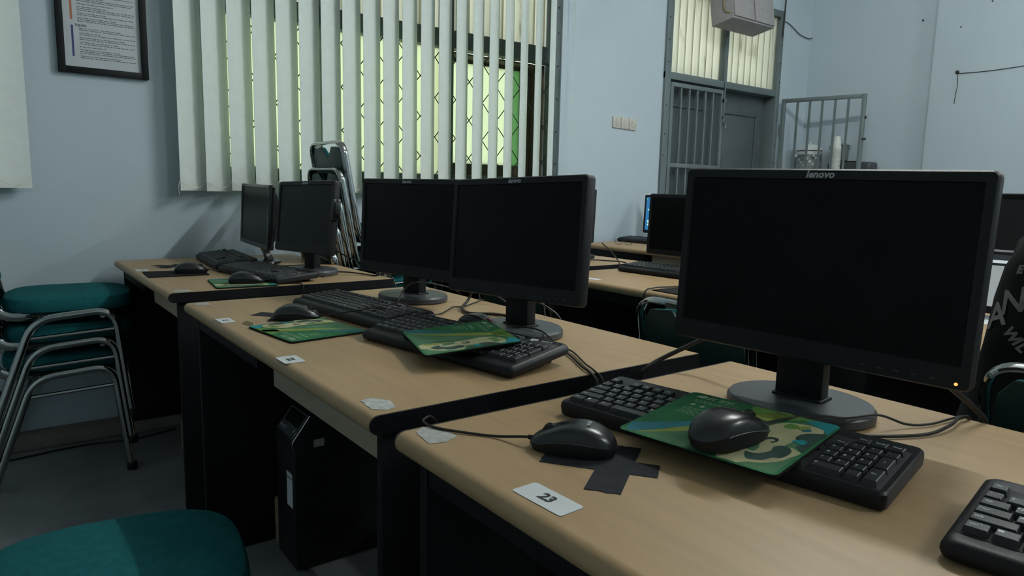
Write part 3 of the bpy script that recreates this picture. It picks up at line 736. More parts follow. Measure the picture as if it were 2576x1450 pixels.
# ------------------------------------------------------------------ keyboards
U = .01905
def kb_layout(printer_over_pad=False):
    K = []
    def row(y, items, x=0.0):
        for it in items:
            if isinstance(it, (int, float)): x += it; continue
            s, w_ = it if isinstance(it, tuple) else (it, 1.0)
            K.append((x+w_/2, y, w_, 1.0, s)); x += w_
    row(0, [('Ctrl', 1.25), ('\u25a0', 1.25), ('Alt', 1.25), ('', 6.25), ('Alt', 1.25), ('\u25a0', 1.25), ('=', 1.25), ('Ctrl', 1.25)])
    row(1, [('Shift', 2.25)]+list('ZXCVBNM,./')+[('Shift', 2.75)])
    row(2, [('Caps', 1.75)]+list("ASDFGHJKL;'")+[('Enter', 2.25)])
    row(3, [('Tab', 1.5)]+list('QWERTYUIOP[]')+[('\\', 1.5)])
    row(4, list('`1234567890-=')+[('<-', 2.0)])
    row(5.2, ['Esc', 1.0, 'F1', 'F2', 'F3', 'F4', .5, 'F5', 'F6', 'F7', 'F8', .5, 'F9', 'F10', 'F11', 'F12'])
    row(4, ['Ins', 'Home', 'PgUp'], 15.25); row(3, ['Del', 'End', 'PgDn'], 15.25); row(1, ['^'], 16.25); row(0, ['<', 'v', '>'], 15.25)
    row(5.2, ['Print', 'Scroll', 'Pause'], 19.5 if printer_over_pad else 15.25)
    row(4, ['Num', '/', '*', '-'], 18.5); row(3, list('789'), 18.5); row(2, list('456'), 18.5); row(1, list('123'), 18.5); row(0, [('0', 2.0), '.'], 18.5)
    K.append((22.0, 2.5, 1, 2.0, '+')); K.append((22.0, .5, 1, 2.0, 'Ent'))
    return K
_kc = {}
def keycap(w_, h_):
    k = (w_, h_)
    if k not in _kc:
        b = BM(); a, c = w_*U/2-.0008, h_*U/2-.0008
        rings = [[(sx*a, sy*c, 0) for sx, sy in ((1, 1), (-1, 1), (-1, -1), (1, -1))], [(sx*(a-.0018), sy*(c-.0015)+.0004, .0075) for sx, sy in ((1, 1), (-1, 1), (-1, -1), (1, -1))],
                 [(sx*(a-.0026), sy*(c-.0023)+.0004, .0082) for sx, sy in ((1, 1), (-1, 1), (-1, -1), (1, -1))]]
        loft(b, rings)
        me = bpy.data.meshes.new('key'); b.to_mesh(me); b.free(); me.materials.append(MT['key']); _kc[k] = me
    return _kc[k]
def keyboard(label, loc, ang, depth=.160, lip=0.0, tilt=4.0, single=True, printer=False, brand=None, legends=True, round_=.006, length=.452, z=DZ):
    """local x to the typist's right, y away from the typist; origin on the desk below the middle"""
    t = thing('keyboard', label, 'keyboard', (loc[0], loc[1], z+.0006), R(-90+ang), 'computer keyboards')
    tl = R(tilt); th = .021
    d2 = depth/2
    rise = math.sin(tl)*depth
    Mk = Matrix.Translation((0, -d2, .0005)) @ Matrix.Rotation(tl, 4, 'X') @ Matrix.Translation((0, d2, 0))
    b = BM()
    outline = rrect(length, depth, .012 if lip else .008, 5)
    def inset(d_): return [(p[0]*(1-2*d_/length), p[1]*(1-2*d_/depth)) for p in outline]
    steps = [(.006, 0), (.0015, .003), (0, th*.40), (.0008, th*.62), (.0030, th*.84), (.0062, th*.97), (.010, th), (.013, th)] if lip else [(.003, 0), (.0008, .002), (0, th*.6), (.0008, th*.88), (.003, th), (.006, th)]
    rings = [[(p[0], p[1], z_) for p in inset(d_)] for d_, z_ in steps]
    loft(b, rings, Mk); obj('case', b, 'plastic', t)
    x0 = -22.5*U/2; y0_ = -d2+lip+.0185
    keyz = th-.001
    b = BM(); box2(b, (x0-.003, y0_-.0115, th-.002), (x0+22.5*U+.003, y0_+6.2*U-.006, th+.0006), bev=.0005); bmesh.ops.transform(b, matrix=Mk, verts=b.verts); obj('key_bed', b, 'ink', t)
    lay = kb_layout(printer); lb = BM(); allk = BM()
    for (kx, ky, kw, kh, s) in lay:
        p = Mk @ Vector((x0+kx*U, y0_+ky*U, keyz))
        if single: inst('key', keycap(kw, kh), t, p, (tl, 0, 0))
        else:
            q = bmesh.new(); q.from_mesh(keycap(kw, kh)); add_mesh(allk, q, Mk @ T((x0+kx*U, y0_+ky*U, keyz)))
        if legends and s:
            big = len(s) == 1
            sz = .0064 if big else .0044
            off = (-kw*U/2+.0065, .0022) if big and kh == 1 else (-kw*U/2+.009, .001) if kw > 1.2 else (-.0005, .0015)
            add_text(lb, s, sz, Mk @ T((x0+kx*U+off[0], y0_+ky*U+off[1], keyz+.0084)), offset=.00012)
    if not single:
        o = obj('keys', allk, 'key', t); o['kind'] = 'stuff'
    else: allk.free()
    if legends: obj('key_legends', lb, 'legend', t, smooth=0)['kind'] = 'stuff'
    else: lb.free()
    if brand:
        bb = BM(); add_text(bb, brand, .009, Mk @ T((length/2-.045, d2-.020, th+.0008)), offset=.0001); obj('brand_print', bb, 'legend', t, smooth=0)
        bb = BM(); flat(bb, rrect(.018, .009, .001, cx=length/2-.075, cy=d2-.022), th+.0008, Mk); flat(bb, rrect(.008, .004, .0005, cx=length/2-.075, cy=d2-.030), th+.0008, Mk); obj('sticker', bb, 'white', t, smooth=0)
    for s in (-1, 1):
        b = BM(); zt = (Mk @ Vector((0, d2-.02, 0))).z
        box2(b, (s*(length/2-.045)-.011, d2-.030, 0), (s*(length/2-.045)+.011, d2-.020, max(zt, .004)), bev=.001); obj('foot', b, 'plastic', t)
        b = BM(); box2(b, (s*(length/2-.045)-.011, -d2+.012, -.0001), (s*(length/2-.045)+.011, -d2+.022, .0025)); obj('foot', b, 'plastic', t)
    return t
kA3 = keyboard('flat black keyboard on the nearest desk, half covered by a green mouse pad', (.788, .552), 9.3, depth=.158, printer=True)
kA3b = keyboard('chunky black keyboard cut off by the right frame edge on the nearest desk', (.806, .031), 7, depth=.176, lip=.016, tilt=5)
kA2b = keyboard('black keyboard under the tilted green mouse pad on the middle desk', (.772, 1.19), 10, depth=.175, lip=.02, tilt=6.5, brand='logitech')
kA2a = keyboard('black keyboard left on the middle desk before the half-hidden monitor', (.775, 1.675), 6, depth=.165, lip=.015, tilt=4)
kA1b = keyboard('black keyboard before the monitor with the clipped box on the window desk', (.815, 2.55), 9, depth=.165, single=False, legends=True)
kA1a = keyboard('black keyboard before the slim glossy monitor by the window wall', (.80, 3.03), -4, depth=.16, tilt=7, single=False, legends=False)
keyboard('black keyboard on the second row desk seen between the two nearest monitors', (2.235, 1.86), 3, depth=.17, single=False, lip=.015)
keyboard('black keyboard end showing behind the right edge of the middle desk monitor', (2.262, 2.655), 3, depth=.16, single=False, legends=False)
keyboard('black keyboard before the lit monitor on the third row desk', (3.52, 3.13), 0, depth=.16, single=False, legends=False)

# ------------------------------------------------------------------ mice
def mouse(label, loc, heading, z=DZ, L=.114, Wd=.062, H=.039, accent=False, brand=None, cable=None, squat=False, tiltx=(0, 0)):
    """heading: direction of the nose, degrees from +x; local +y is the nose"""
    t = thing('mouse', label, 'mouse', (loc[0], loc[1], z+.0008), R(heading-90), 'computer mice')
    if tiltx != (0, 0): t.rotation_euler = (tiltx[0], tiltx[1], R(heading-90))
    N = 28; rings = []
    def outline(s, zf, yoff=0):
        r_ = []
        for k in range(N):
            a = 2*PI*k/N; c, sn = math.cos(a), math.sin(a)
            wx = Wd/2*(1.0-.13*max(0, sn)-.06*math.exp(-((sn-.15)/.35)**2))
            p = 2.6; q = (abs(c)**p+abs(sn)**p)**(-1/p)
            r_.append((c*q*wx*s, sn*q*L/2*s+yoff))
        return r_
    def hgt(y):   # long profile, hump behind the middle
        u = (y/(L/2)+1)/2
        return H*(.30+.70*math.sin(PI*min(1, max(0, .14+.78*u**.85)))**.9)*(1-.28*max(0, u-.55))
    base = outline(1, 0)
    rings.append([(p[0]*.93, p[1]*.95, 0.0) for p in base]); rings.append([(p[0]*.96, p[1]*.97, .004) for p in base])
    for s, f in ((1.0, .34), (1.0, .48), (.975, .66), (.91, .81), (.78, .92), (.58, .975), (.3, .998), (.03, 1.0)):
        o_ = outline(s, 0); rings.append([(p[0], p[1], max(.006, hgt(p[1])*f)) for p in o_])
    lo = BM(); loft(lo, rings[:4]); obj('base_shell', lo, 'plastic', t)
    b = BM(); loft(b, rings[3:], cap=(False, True)); sh = obj('top_shell', b, 'mousetop', t, smooth=60)
    yw = L*.27
    b = BM(); lathe(b, [(.006, -.0035), (.0095, -.003), (.0098, 0), (.0095, .003), (.006, .0035)], 16, T((0, yw, hgt(yw)-.0055), (0, R(90), 0))); obj('scroll_wheel', b, 'gloss' if not accent else 'red', t)
    b = BM(); pts = []
    for k in range(8):
        y_ = L*(.06+.055*k); pts.append((0, y_, hgt(y_)*1.0+.0002-.0009*k*0))
    tube(b, [p for p in pts if p[1] < yw-.008], .0006, 4); obj('button_seam', b, 'ink', t)
    for s in (-1, 1):
        b = BM(); tube(b, [(s*Wd/2*.965*(1-.13*max(0, math.sin(a_))), L/2*.86*math.sin(a_), hgt(L/2*.86*math.sin(a_))*.50) for a_ in [R(-40+12*k) for k in range(9)]], .0007, 4); obj('side_line', b, 'plasticgrey', t)
    if brand:
        bb = BM(); yb = -L*.17; add_text(bb, brand, .011, T((0, yb, hgt(yb)+.0004), (R(-14), 0, 0)), offset=.0002); obj('brand_print', bb, 'legend', t, smooth=0)
    if cable:
        Mi = Matrix.LocRotScale(t.location, t.rotation_euler, None).inverted()
        pts = [Vector((0, L*.47, .011)), Vector((0, L*.6, .010))]+[Mi @ Vector(p) for p in cable]
        b = BM(); tube(b, smooth_path(pts, 8), .0019, 7); obj('cable', b, 'cable', t)
        b = BM(); tube(b, [(0, L*.455, .011), (0, L*.53, .0105)], .0032, 8, r2=.0032); obj('strain_relief', b, 'plastic', t)
    return t
zc_ = DZ+.0028
mouse('black wired mouse lying on the black tape cross of the nearest desk', (.592, .640), 126, brand='acer', cable=[(.535, .735, zc_), (.505, .775, zc_), (.490, .80, zc_), (.482, .826, zc_), (.492, .852, zc_-.002), (.52, .866, .74), (.55, .868, .66)])

# ------------------------------------------------------------------ mouse pads
def blob(pts, n=4):
    P = [Vector((p[0], p[1], 0)) for p in pts]; out = []; N = len(P)
    for i in range(N):
        p0, p1, p2, p3 = P[i-1], P[i], P[(i+1) % N], P[(i+2) % N]
        for k in range(n):
            u = k/n; q = 0.5*((2*p1)+(p2-p0)*u+(2*p0-5*p1+4*p2-p3)*u*u+(3*p1-p0-3*p2+p3)*u**3); out.append((q.x, q.y))
    return out
PW, PH = .216, .190
def pad_print(t):
    """flat printed picture in layers, coordinates 0..1 across (u) and up (v)"""
    bm = BM(); names = ['padgreen2', 'padlime', 'padblue', 'padyellow', 'padcream', 'paddark', 'padteal', 'padpale']
    lay = bm.faces
    def put(poly, mi, lev):
        n0 = len(bm.faces)
        flat(bm, [((u-.5)*PW, (v-.5)*PH) for u, v in poly], .0042+.00007*lev)
        bm.faces.ensure_lookup_table()
        for f in bm.faces[n0:]: f.material_index = mi
    put([(.02, .02), (.98, .02), (.98, .98), (.86, .95), (.62, .74), (.40, .40), (.20, .14)], 0, 1)
    put(blob([(0.015, 0.149), (0.053, 0.194), (0.179, 0.316), (0.308, 0.468), (0.356, 0.492), (0.323, 0.373), (0.224, 0.209), (0.135, 0.078), (0.059, 0.02)]), 2, 3)
    put(blob([(0.123, 0.041), (0.227, 0.201), (0.325, 0.386), (0.425, 0.618), (0.509, 0.788), (0.616, 0.985), (0.714, 0.985), (0.685, 0.891), (0.56, 0.628), (0.371, 0.302), (0.248, 0.152)]), 3, 2)
    put(blob([(0.448, 0.981), (0.583, 0.985), (0.77, 0.985), (0.877, 0.985), (0.794, 0.926), (0.664, 0.843), (0.529, 0.837)]), 1, 2)
    put(blob([(0.805, 0.937), (0.879, 0.985), (0.983, 0.985), (0.985, 0.893), (0.985, 0.784), (0.95, 0.836), (0.881, 0.888)]), 6, 4)
    put(blob([(0.545, 0.086), (0.628, 0.217), (0.652, 0.379), (0.653, 0.523), (0.637, 0.387), (0.593, 0.225)]), 5, 4)
    put(blob([(0.664, 0.685), (0.726, 0.815), (0.823, 0.865), (0.886, 0.868), (0.95, 0.836), (0.949, 0.737), (0.865, 0.65), (0.884, 0.553), (0.87, 0.448), (0.921, 0.435), (0.957, 0.409), (0.979, 0.39), (0.959, 0.286), (0.936, 0.197), (0.874, 0.11), (0.814, 0.074), (0.781, 0.029), (0.776, 0.02), (0.748, 0.02), (0.697, 0.02), (0.66, 0.02), (0.633, 0.07), (0.639, 0.184), (0.665, 0.3), (0.691, 0.397), (0.682, 0.555)]), 4, 5)
    put(blob([(0.633, 0.091), (0.642, 0.176), (0.666, 0.257), (0.693, 0.33), (0.713, 0.218), (0.693, 0.133), (0.662, 0.078)]), 3, 6)
    put(blob([(0.703, 0.34), (0.731, 0.393), (0.771, 0.322), (0.774, 0.249), (0.738, 0.244), (0.712, 0.271)]), 0, 6)
    put(blob([(0.737, 0.21), (0.767, 0.21), (0.809, 0.233), (0.841, 0.309), (0.832, 0.386), (0.872, 0.439), (0.918, 0.411), (0.938, 0.346), (0.927, 0.253), (0.889, 0.223), (0.862, 0.153), (0.803, 0.112), (0.771, 0.13)]), 5, 7)
    put(blob([(0.865, 0.65), (0.895, 0.729), (0.985, 0.779), (0.985, 0.659), (0.983, 0.567), (0.984, 0.416), (0.948, 0.443), (0.923, 0.471), (0.95, 0.555), (0.908, 0.579), (0.875, 0.59)]), 5, 7)
    put(blob([(0.73, 0.461), (0.757, 0.518), (0.8, 0.523), (0.815, 0.48), (0.801, 0.432), (0.788, 0.442), (0.8, 0.477), (0.777, 0.492), (0.746, 0.449)]), 5, 8)
    put(blob([(0.737, 0.762), (0.757, 0.821), (0.803, 0.818), (0.821, 0.774), (0.793, 0.733), (0.755, 0.73)]), 1, 8)
    put(blob([(0.813, 0.779), (0.836, 0.84), (0.871, 0.852), (0.863, 0.781), (0.833, 0.75)]), 3, 8)
    put(blob([(0.843, 0.76), (0.876, 0.807), (0.896, 0.778), (0.868, 0.737)]), 2, 8)
    put(blob([(0.87, 0.538), (0.894, 0.587), (0.927, 0.599), (0.948, 0.564), (0.937, 0.514), (0.896, 0.532)]), 6, 9)
    # emblem: leaf shapes, wordmark and icons
    put(blob([(.07, .905), (.09, .945), (.125, .955), (.145, .925), (.12, .895)]), 7, 3)
    put(blob([(.150, .90), (.165, .95), (.175, .96), (.170, .90)]), 7, 3); put(blob([(.18, .905), (.20, .945), (.205, .94), (.195, .90)]), 7, 3)
    for k, (u, v) in enumerate(((.13, .74), (.20, .735), (.27, .73))):
        put(blob([(u-.018, v-.012), (u, v+.02), (u+.018, v+.006), (u+.012, v-.02)]), 7, 3)
    for k in range(2):
        u = .10
        while u < .46: 
            l_ = random.uniform(.012, .04); put([(u, .835-.028*k), (u+l_, .835-.028*k), (u+l_, .845-.028*k), (u, .845-.028*k)], 7, 3); u += l_+.01
    for k in range(5):
        u = .11
        while u < .24-.02*(k % 2):
            l_ = random.uniform(.01, .03); put([(u, .66-.03*k), (u+l_, .66-.03*k), (u+l_, .668-.03*k), (u, .668-.03*k)], 7, 3); u += l_+.008
    o = obj('printed_picture', bm, names, t, smooth=0)
    b = BM(); add_text(b, 'BPJS', .0125, T(((.285-.5)*PW, (.925-.5)*PH, .0045)), offset=.0002)
    add_text(b, 'Ketenagakerjaan', .0046, T(((.315-.5)*PW, (.885-.5)*PH, .0045))); obj('printed_wordmark', b, 'padpale', t, smooth=0)
def mousepad(label, c, udir, z=DZ, tilt=(0, 0), green=True, size=None):
    t = thing('mouse_pad', label, 'mouse pad', (c[0], c[1], z+.0008), 0, 'mouse pads', rot=(tilt[0], tilt[1], R(udir)))
    pw, ph = size or (PW, PH)
    b = BM(); prism(b, rrect(pw, ph, .009 if green else .003, 5), 0, .0036 if green else .0026); obj('rubber_base', b, 'padblack', t)
    if green:
        b = BM(); prism(b, rrect(pw-.0006, ph-.0006, .009, 5), .0036, .0041); obj('cloth_top', b, 'padgreen', t)
        pad_print(t)
    return t
def padtilt(udir, n):
    """euler so that local z is n and local x keeps heading udir"""
    n = Vector(n).normalized(); x = Vector((math.cos(R(udir)), math.sin(R(udir)), 0)); x = (x-n*x.dot(n)).normalized(); y = n.cross(x)
    return Matrix(((x.x, y.x, n.x), (x.y, y.y, n.y), (x.z, y.z, n.z))).to_euler()
kz = .0336
p3 = mousepad('green printed mouse pad lying askew on the nearest flat keyboard', (.757, .523), -82.5, z=DZ+kz-.004)
e3 = padtilt(-82.5, (-math.sin(R(4)), 0, math.cos(R(4)))); p3.rotation_euler = e3
mouse('black wired mouse sitting on the green pad of the nearest desk', (.716, .492), -9, z=DZ+.0345, cable=[(.833, .487, .792), (.897, .476, .787), (.952, .468, .776), (1.019, .455, .772), (1.063, .433, .756), (1.102, .416, .754), (1.164, .408, .754), (1.192, .404, .748), (1.20, .402, .70), (1.20, .40, .62)], tiltx=(R(2.5), R(0)))
p2b = mousepad('green printed mouse pad resting on the keyboard of the middle desk', (.748, 1.155), -107, z=DZ+.036)
p2b.rotation_euler = padtilt(-107, (-math.sin(R(5)), 0.02, math.cos(R(5))))
mousepad('green printed mouse pad lying flat and upside down on the middle desk', (.585, 1.548), 97)
mousepad('green printed mouse pad under a mouse on the window desk', (.685, 2.405), -97)
mousepad('plain black mouse pad on the window desk beside its edge', (.553, 2.765), -93, green=False, size=(.17, .20))
mousepad('plain black mouse pad on the second row desk', (1.93, 1.50), -92, green=False, size=(.20, .22))
mouse('black wired mouse above the flat green pad on the middle desk', (.612, 1.690), -30, cable=[(.692, 1.59, .777), (.732, 1.555, .786), (.812, 1.569, .792), (.845, 1.562, .79), (.875, 1.56, .768), (.91, 1.559, .756), (.956, 1.566, .754), (1.037, 1.635, .754), (1.065, 1.627, .754), (1.133, 1.668, .754), (1.19, 1.70, .752), (1.205, 1.71, .70)], brand=None)
mouse('black mouse with a red wheel lodged before the middle desk monitor stand', (.925, 1.345), -75, accent=True, cable=[(.962, 1.225, .775), (.975, 1.17, .774), (.967, 1.105, .756), (.959, 1.049, .754), (.912, .96, .754), (.893, .915, .753), (.888, .888, .742), (.886, .88, .70)])
mouse('black wired mouse on the plain black pad of the window desk', (.602, 2.748), -14, z=DZ+.0034, cable=[(.70, 2.74, zc_), (.78, 2.78, zc_), (.86, 2.83, zc_)])
mouse('black wired mouse on the green pad of the window desk', (.690, 2.372), -18, z=DZ+.0046, cable=[(.79, 2.345, zc_), (.835, 2.31, zc_), (.845, 2.288, zc_), (.846, 2.27, .74), (.846, 2.265, .66)])
mouse('black mouse beside the keyboard of the third row desk', (3.44, 2.94), -5)

# ------------------------------------------------------------------ labels and tape on the desks
def label_card(label, c, ang, size, text=None, mt='white', z=DZ, pts=None, tsz=.028):
    t = thing('number_label', label, 'label', (c[0], c[1], z+.0004), R(-90+ang), 'white desk number labels')
    b = BM(); prism(b, rrect(size[0], size[1], .004, 4), 0, .0004); cd = obj('card', b, mt, t)
    if text:
        b = BM(); add_text(b, text, tsz, T((0, 0, .0006)), shear=0, offset=.0009); obj('number', b, 'ink', t, smooth=0)
    return t
label_card('white label printed 23 on the front edge of the nearest desk', (.473, .550), 2, (.080, .036), '23', tsz=.021)
label_card('white label printed 22 on the front edge of the middle desk', (.456, 1.300), 0, (.058, .040), '22', tsz=.019)
label_card('white label printed 21 on the middle desk beside the tape patch', (.459, 1.762), 0, (.062, .034), '21', tsz=.018)
label_card('white label printed 20 on the window desk beside the black pad', (.470, 2.935), 0, (.062, .040), '20', tsz=.018)
label_card('white label on the second row desk right of the middle monitor', (1.86, 1.93), 0, (.062, .036), None)
def patch(name, label, pts, mt, cat, z=DZ, th=.0005):
    c = (sum(p[0] for p in pts)/len(pts), sum(p[1] for p in pts)/len(pts))
    b = BM(); prism(b, [(p[0]-c[0], p[1]-c[1]) for p in pts], 0, th)
    return tag(obj(name, b, mt, loc=(c[0], c[1], z+.0003), smooth=0), label, cat)
def rag(a, c, n, amp):
    out = []
    for k in range(n+1):
        u = k/n; out.append((a[0]+(c[0]-a[0])*u+random.uniform(-amp, amp), a[1]+(c[1]-a[1])*u+random.uniform(-amp, amp)))
    return out
patch('worn_label', 'worn silver label at the right front corner of the middle desk', rag((.449, .937), (.455, .985), 4, .002)+rag((.475, .992), (.494, .962), 4, .002)+rag((.487, .925), (.466, .920), 3, .002), 'silver', 'label')
patch('worn_label', 'worn paper label at the left front corner of the nearest desk', rag((.449, .765), (.457, .815), 4, .0015)+rag((.475, .826), (.494, .80), 3, .0015)+rag((.496, .768), (.475, .758), 3, .0015), 'paleprint', 'label')
patch('worn_label', 'pale worn label at the left front corner of the middle desk', [(.452, 2.02), (.452, 2.06), (.49, 2.06), (.49, 2.01)], 'paleprint', 'label')
patch('worn_label', 'pale worn label at the right front corner of the window desk', [(.455, 2.295), (.455, 2.345), (.50, 2.345), (.50, 2.295)], 'paleprint', 'label')
patch('worn_label', 'small pale label at the far left corner of the window desk', [(.455, 3.25), (.455, 3.31), (.49, 3.31), (.49, 3.25)], 'paleprint', 'label')
def tape_cross(label, strips):
    c = strips[0][0]
    t = thing('tape_cross', label, 'tape', (c[0], c[1], DZ+.0002), 0, 'black tape crosses')
    for k, (a, e, wd) in enumerate(strips):
        A, E_ = Vector((a[0]-c[0], a[1]-c[1])), Vector((e[0]-c[0], e[1]-c[1])); d_ = (E_-A).normalized(); n_ = Vector((-d_.y, d_.x))*wd/2
        poly = [tuple(A-n_), tuple(E_-n_)] + rag(tuple(E_-n_), tuple(E_+n_), 8, .0015)[1:-1] + [tuple(E_+n_), tuple(A+n_)] + rag(tuple(A+n_), tuple(A-n_), 8, .0015)[1:-1]
        b = BM(); prism(b, poly, .0003*k, .0003*k+.0005); obj('tape_strip', b, 'tape', t, smooth=0)
    return t
tape_cross('black tape cross stuck beside the 23 label', [((.548, .648), (.632, .530), .040), ((.660, .612), (.535, .528), .042)])
tape_cross('torn black tape cross under the mouse of the middle desk', [((.55, 1.82), (.66, 1.68), .05), ((.64, 1.83), (.56, 1.69), .045)])
tape_cross('black tape cross on the window desk behind the plain black pad', [((.54, 3.08), (.645, 2.98), .05), ((.64, 3.08), (.545, 2.97), .05)])
# brown glue smear
patch('glue_smear', 'brown glue smear beside the 21 label', rag((.48, 1.70), (.50, 1.735), 4, .003)+rag((.505, 1.70), (.492, 1.66), 4, .003), mat('glue', (.14, .10, .04), .7, var=.3, vscale=120), 'stain')

# ------------------------------------------------------------------ cables
def cable(label, pts, r=.0026, mt='cable', n=8):
    b = BM(); tube(b, smooth_path(pts, n), r, 7); return tag(obj('cable', b, mt), label, 'cable')
# monitor leads
cable('black keyboard lead running from the middle monitor stand over the desk edge', [(.885, 1.17, .766), (.93, 1.16, .758), (.954, 1.10, .754), (.935, 1.032, .754), (.893, .95, .754), (.878, .912, .753), (.873, .888, .742), (.872, .88, .70)], .0024)
cable('thick brown lead looping from the middle monitor stand to the desk rear', [(1.08, 1.36, .757), (1.085, 1.43, .7555), (1.065, 1.482, .7555), (1.03, 1.51, .7555), (1.02, 1.54, .7555), (1.045, 1.60, .757), (1.09, 1.64, .768), (1.10, 1.63, .80), (1.07, 1.55, .86)], .0042, 'cablebrown')
cable('thin lead rising from the left keyboard of the middle desk to its monitor', [(.845, 1.60, .788), (.852, 1.605, .795), (.88, 1.64, .806), (.95, 1.72, .815), (1.06, 1.82, .80), (1.19, 1.85, .76), (1.205, 1.85, .70)], .0022, 'cablebrown')
cable('pale-edged lead drooping behind the middle desk between its monitors', [(1.08, 1.80, .84), (1.14, 1.72, .81), (1.185, 1.63, .775), (1.205, 1.58, .73), (1.21, 1.56, .6)], .003)
cable('second lead drooping behind the middle desk between its monitors', [(1.08, 1.56, .84), (1.14, 1.50, .81), (1.185, 1.40, .775), (1.205, 1.36, .73), (1.21, 1.34, .6)], .003)
cable('thick black lead bending down behind the nearest desk left of its monitor', [(1.10, .735, .87), (1.08, .80, .82), (1.02, .855, .775), (.985, .868, .755), (.98, .875, .73), (.985, .87, .62)], .0045)
cable('black lead hanging behind the right side of the nearest monitor', [(1.07, .42, .88), (1.11, .405, .82), (1.17, .385, .775), (1.20, .375, .735), (1.205, .375, .6)], .0045)
cable('second lead trailing to the rear edge of the nearest desk', [(.885, .485, .756), (.94, .462, .754), (1.0, .422, .754), (1.053, .398, .754), (1.111, .393, .757), (1.153, .398, .758), (1.192, .396, .750), (1.203, .395, .70), (1.203, .39, .6)], .0026)
cable('lead draped from the window desk monitor toward the chair stack', [(1.04, 2.55, .86), (1.10, 2.47, .815), (1.17, 2.37, .775), (1.20, 2.30, .74), (1.205, 2.27, .6)], .003)
cable('lead lying across the rear of the window desk', [(.98, 2.43, zc_), (1.04, 2.50, zc_+.006), (1.10, 2.47, zc_+.006), (1.16, 2.38, zc_), (1.195, 2.33, .752), (1.205, 2.31, .6)], .0026)
cable('lead linking the slim monitor to the back of the window desk', [(.99, 2.98, .86), (1.06, 2.90, .83), (1.10, 2.84, .80), (1.17, 2.82, .76), (1.2, 2.82, .7)], .003)
cable('lead curling over the rear of the slim monitor base', [(.88, 2.90, zc_), (.95, 2.85, zc_), (1.02, 2.83, zc_), (1.10, 2.84, zc_+.002), (1.18, 2.87, zc_)], .0026)
cable('lead drooping over the second row desk edge', [(2.36, 2.40, .84), (2.36, 2.33, .80), (2.33, 2.25, .757), (2.31, 2.23, .72)], .003)
cable('second lead drooping over the second row desk edge', [(2.20, 2.42, zc_), (2.28, 2.40, .762), (2.33, 2.33, .762), (2.38, 2.26, .757), (2.39, 2.24, .72)], .003)
cable('lead hanging over the front edge of the second row desk', [(2.05, 1.60, zc_+.002), (1.93, 1.60, zc_+.004), (1.84, 1.61, .757), (1.80, 1.615, .74), (1.792, 1.615, .64)], .0025)
cable('black cable lying on the floor along the wall ledge', [(-.6, 3.22, .004), (-.1, 3.20, .004), (.25, 3.24, .004), (.45, 3.21, .004), (.62, 3.25, .004)], .004)
t = thing('eyeglasses', 'folded thin-framed eyeglasses lying on the third row desk', 'eyeglasses', (3.255, 3.115, DZ+.0005), R(-55))
b = BM()
for s in (-1, 1): tube(b, [(s*.032+.024*math.cos(2*PI*k/16), 0, .019+.018*math.sin(2*PI*k/16)) for k in range(16)], .0014, 5, closed=True)
tube(b, [(-.009, 0, .022), (.009, 0, .022)], .0014, 5); obj('rims', b, 'ink', t)
for s in (-1, 1):
    b = BM(); tube(b, smooth_path([(s*.056, 0, .022), (s*.05, .05, .02), (s*.046, .12, .008)], 4), .0014, 5); obj('temple', b, 'ink', t)
patch('paper_sheet', 'white sheet of paper behind the keyboard of the third row desk', [(3.60, 2.98), (3.60, 3.19), (3.75, 3.20), (3.75, 2.99)], 'white', 'paper', th=.0006)
patch('paper_sheet', 'white sheet of paper below the person\'s lit monitor', [(2.15, .60), (2.15, .81), (2.32, .81), (2.32, .60)], 'white', 'paper', th=.0006)
patch('paper_sheet', 'white sheet of paper behind the second row keyboard', [(2.36, 1.70), (2.36, 1.90), (2.50, 1.90), (2.50, 1.70)], 'white', 'paper', th=.0006)

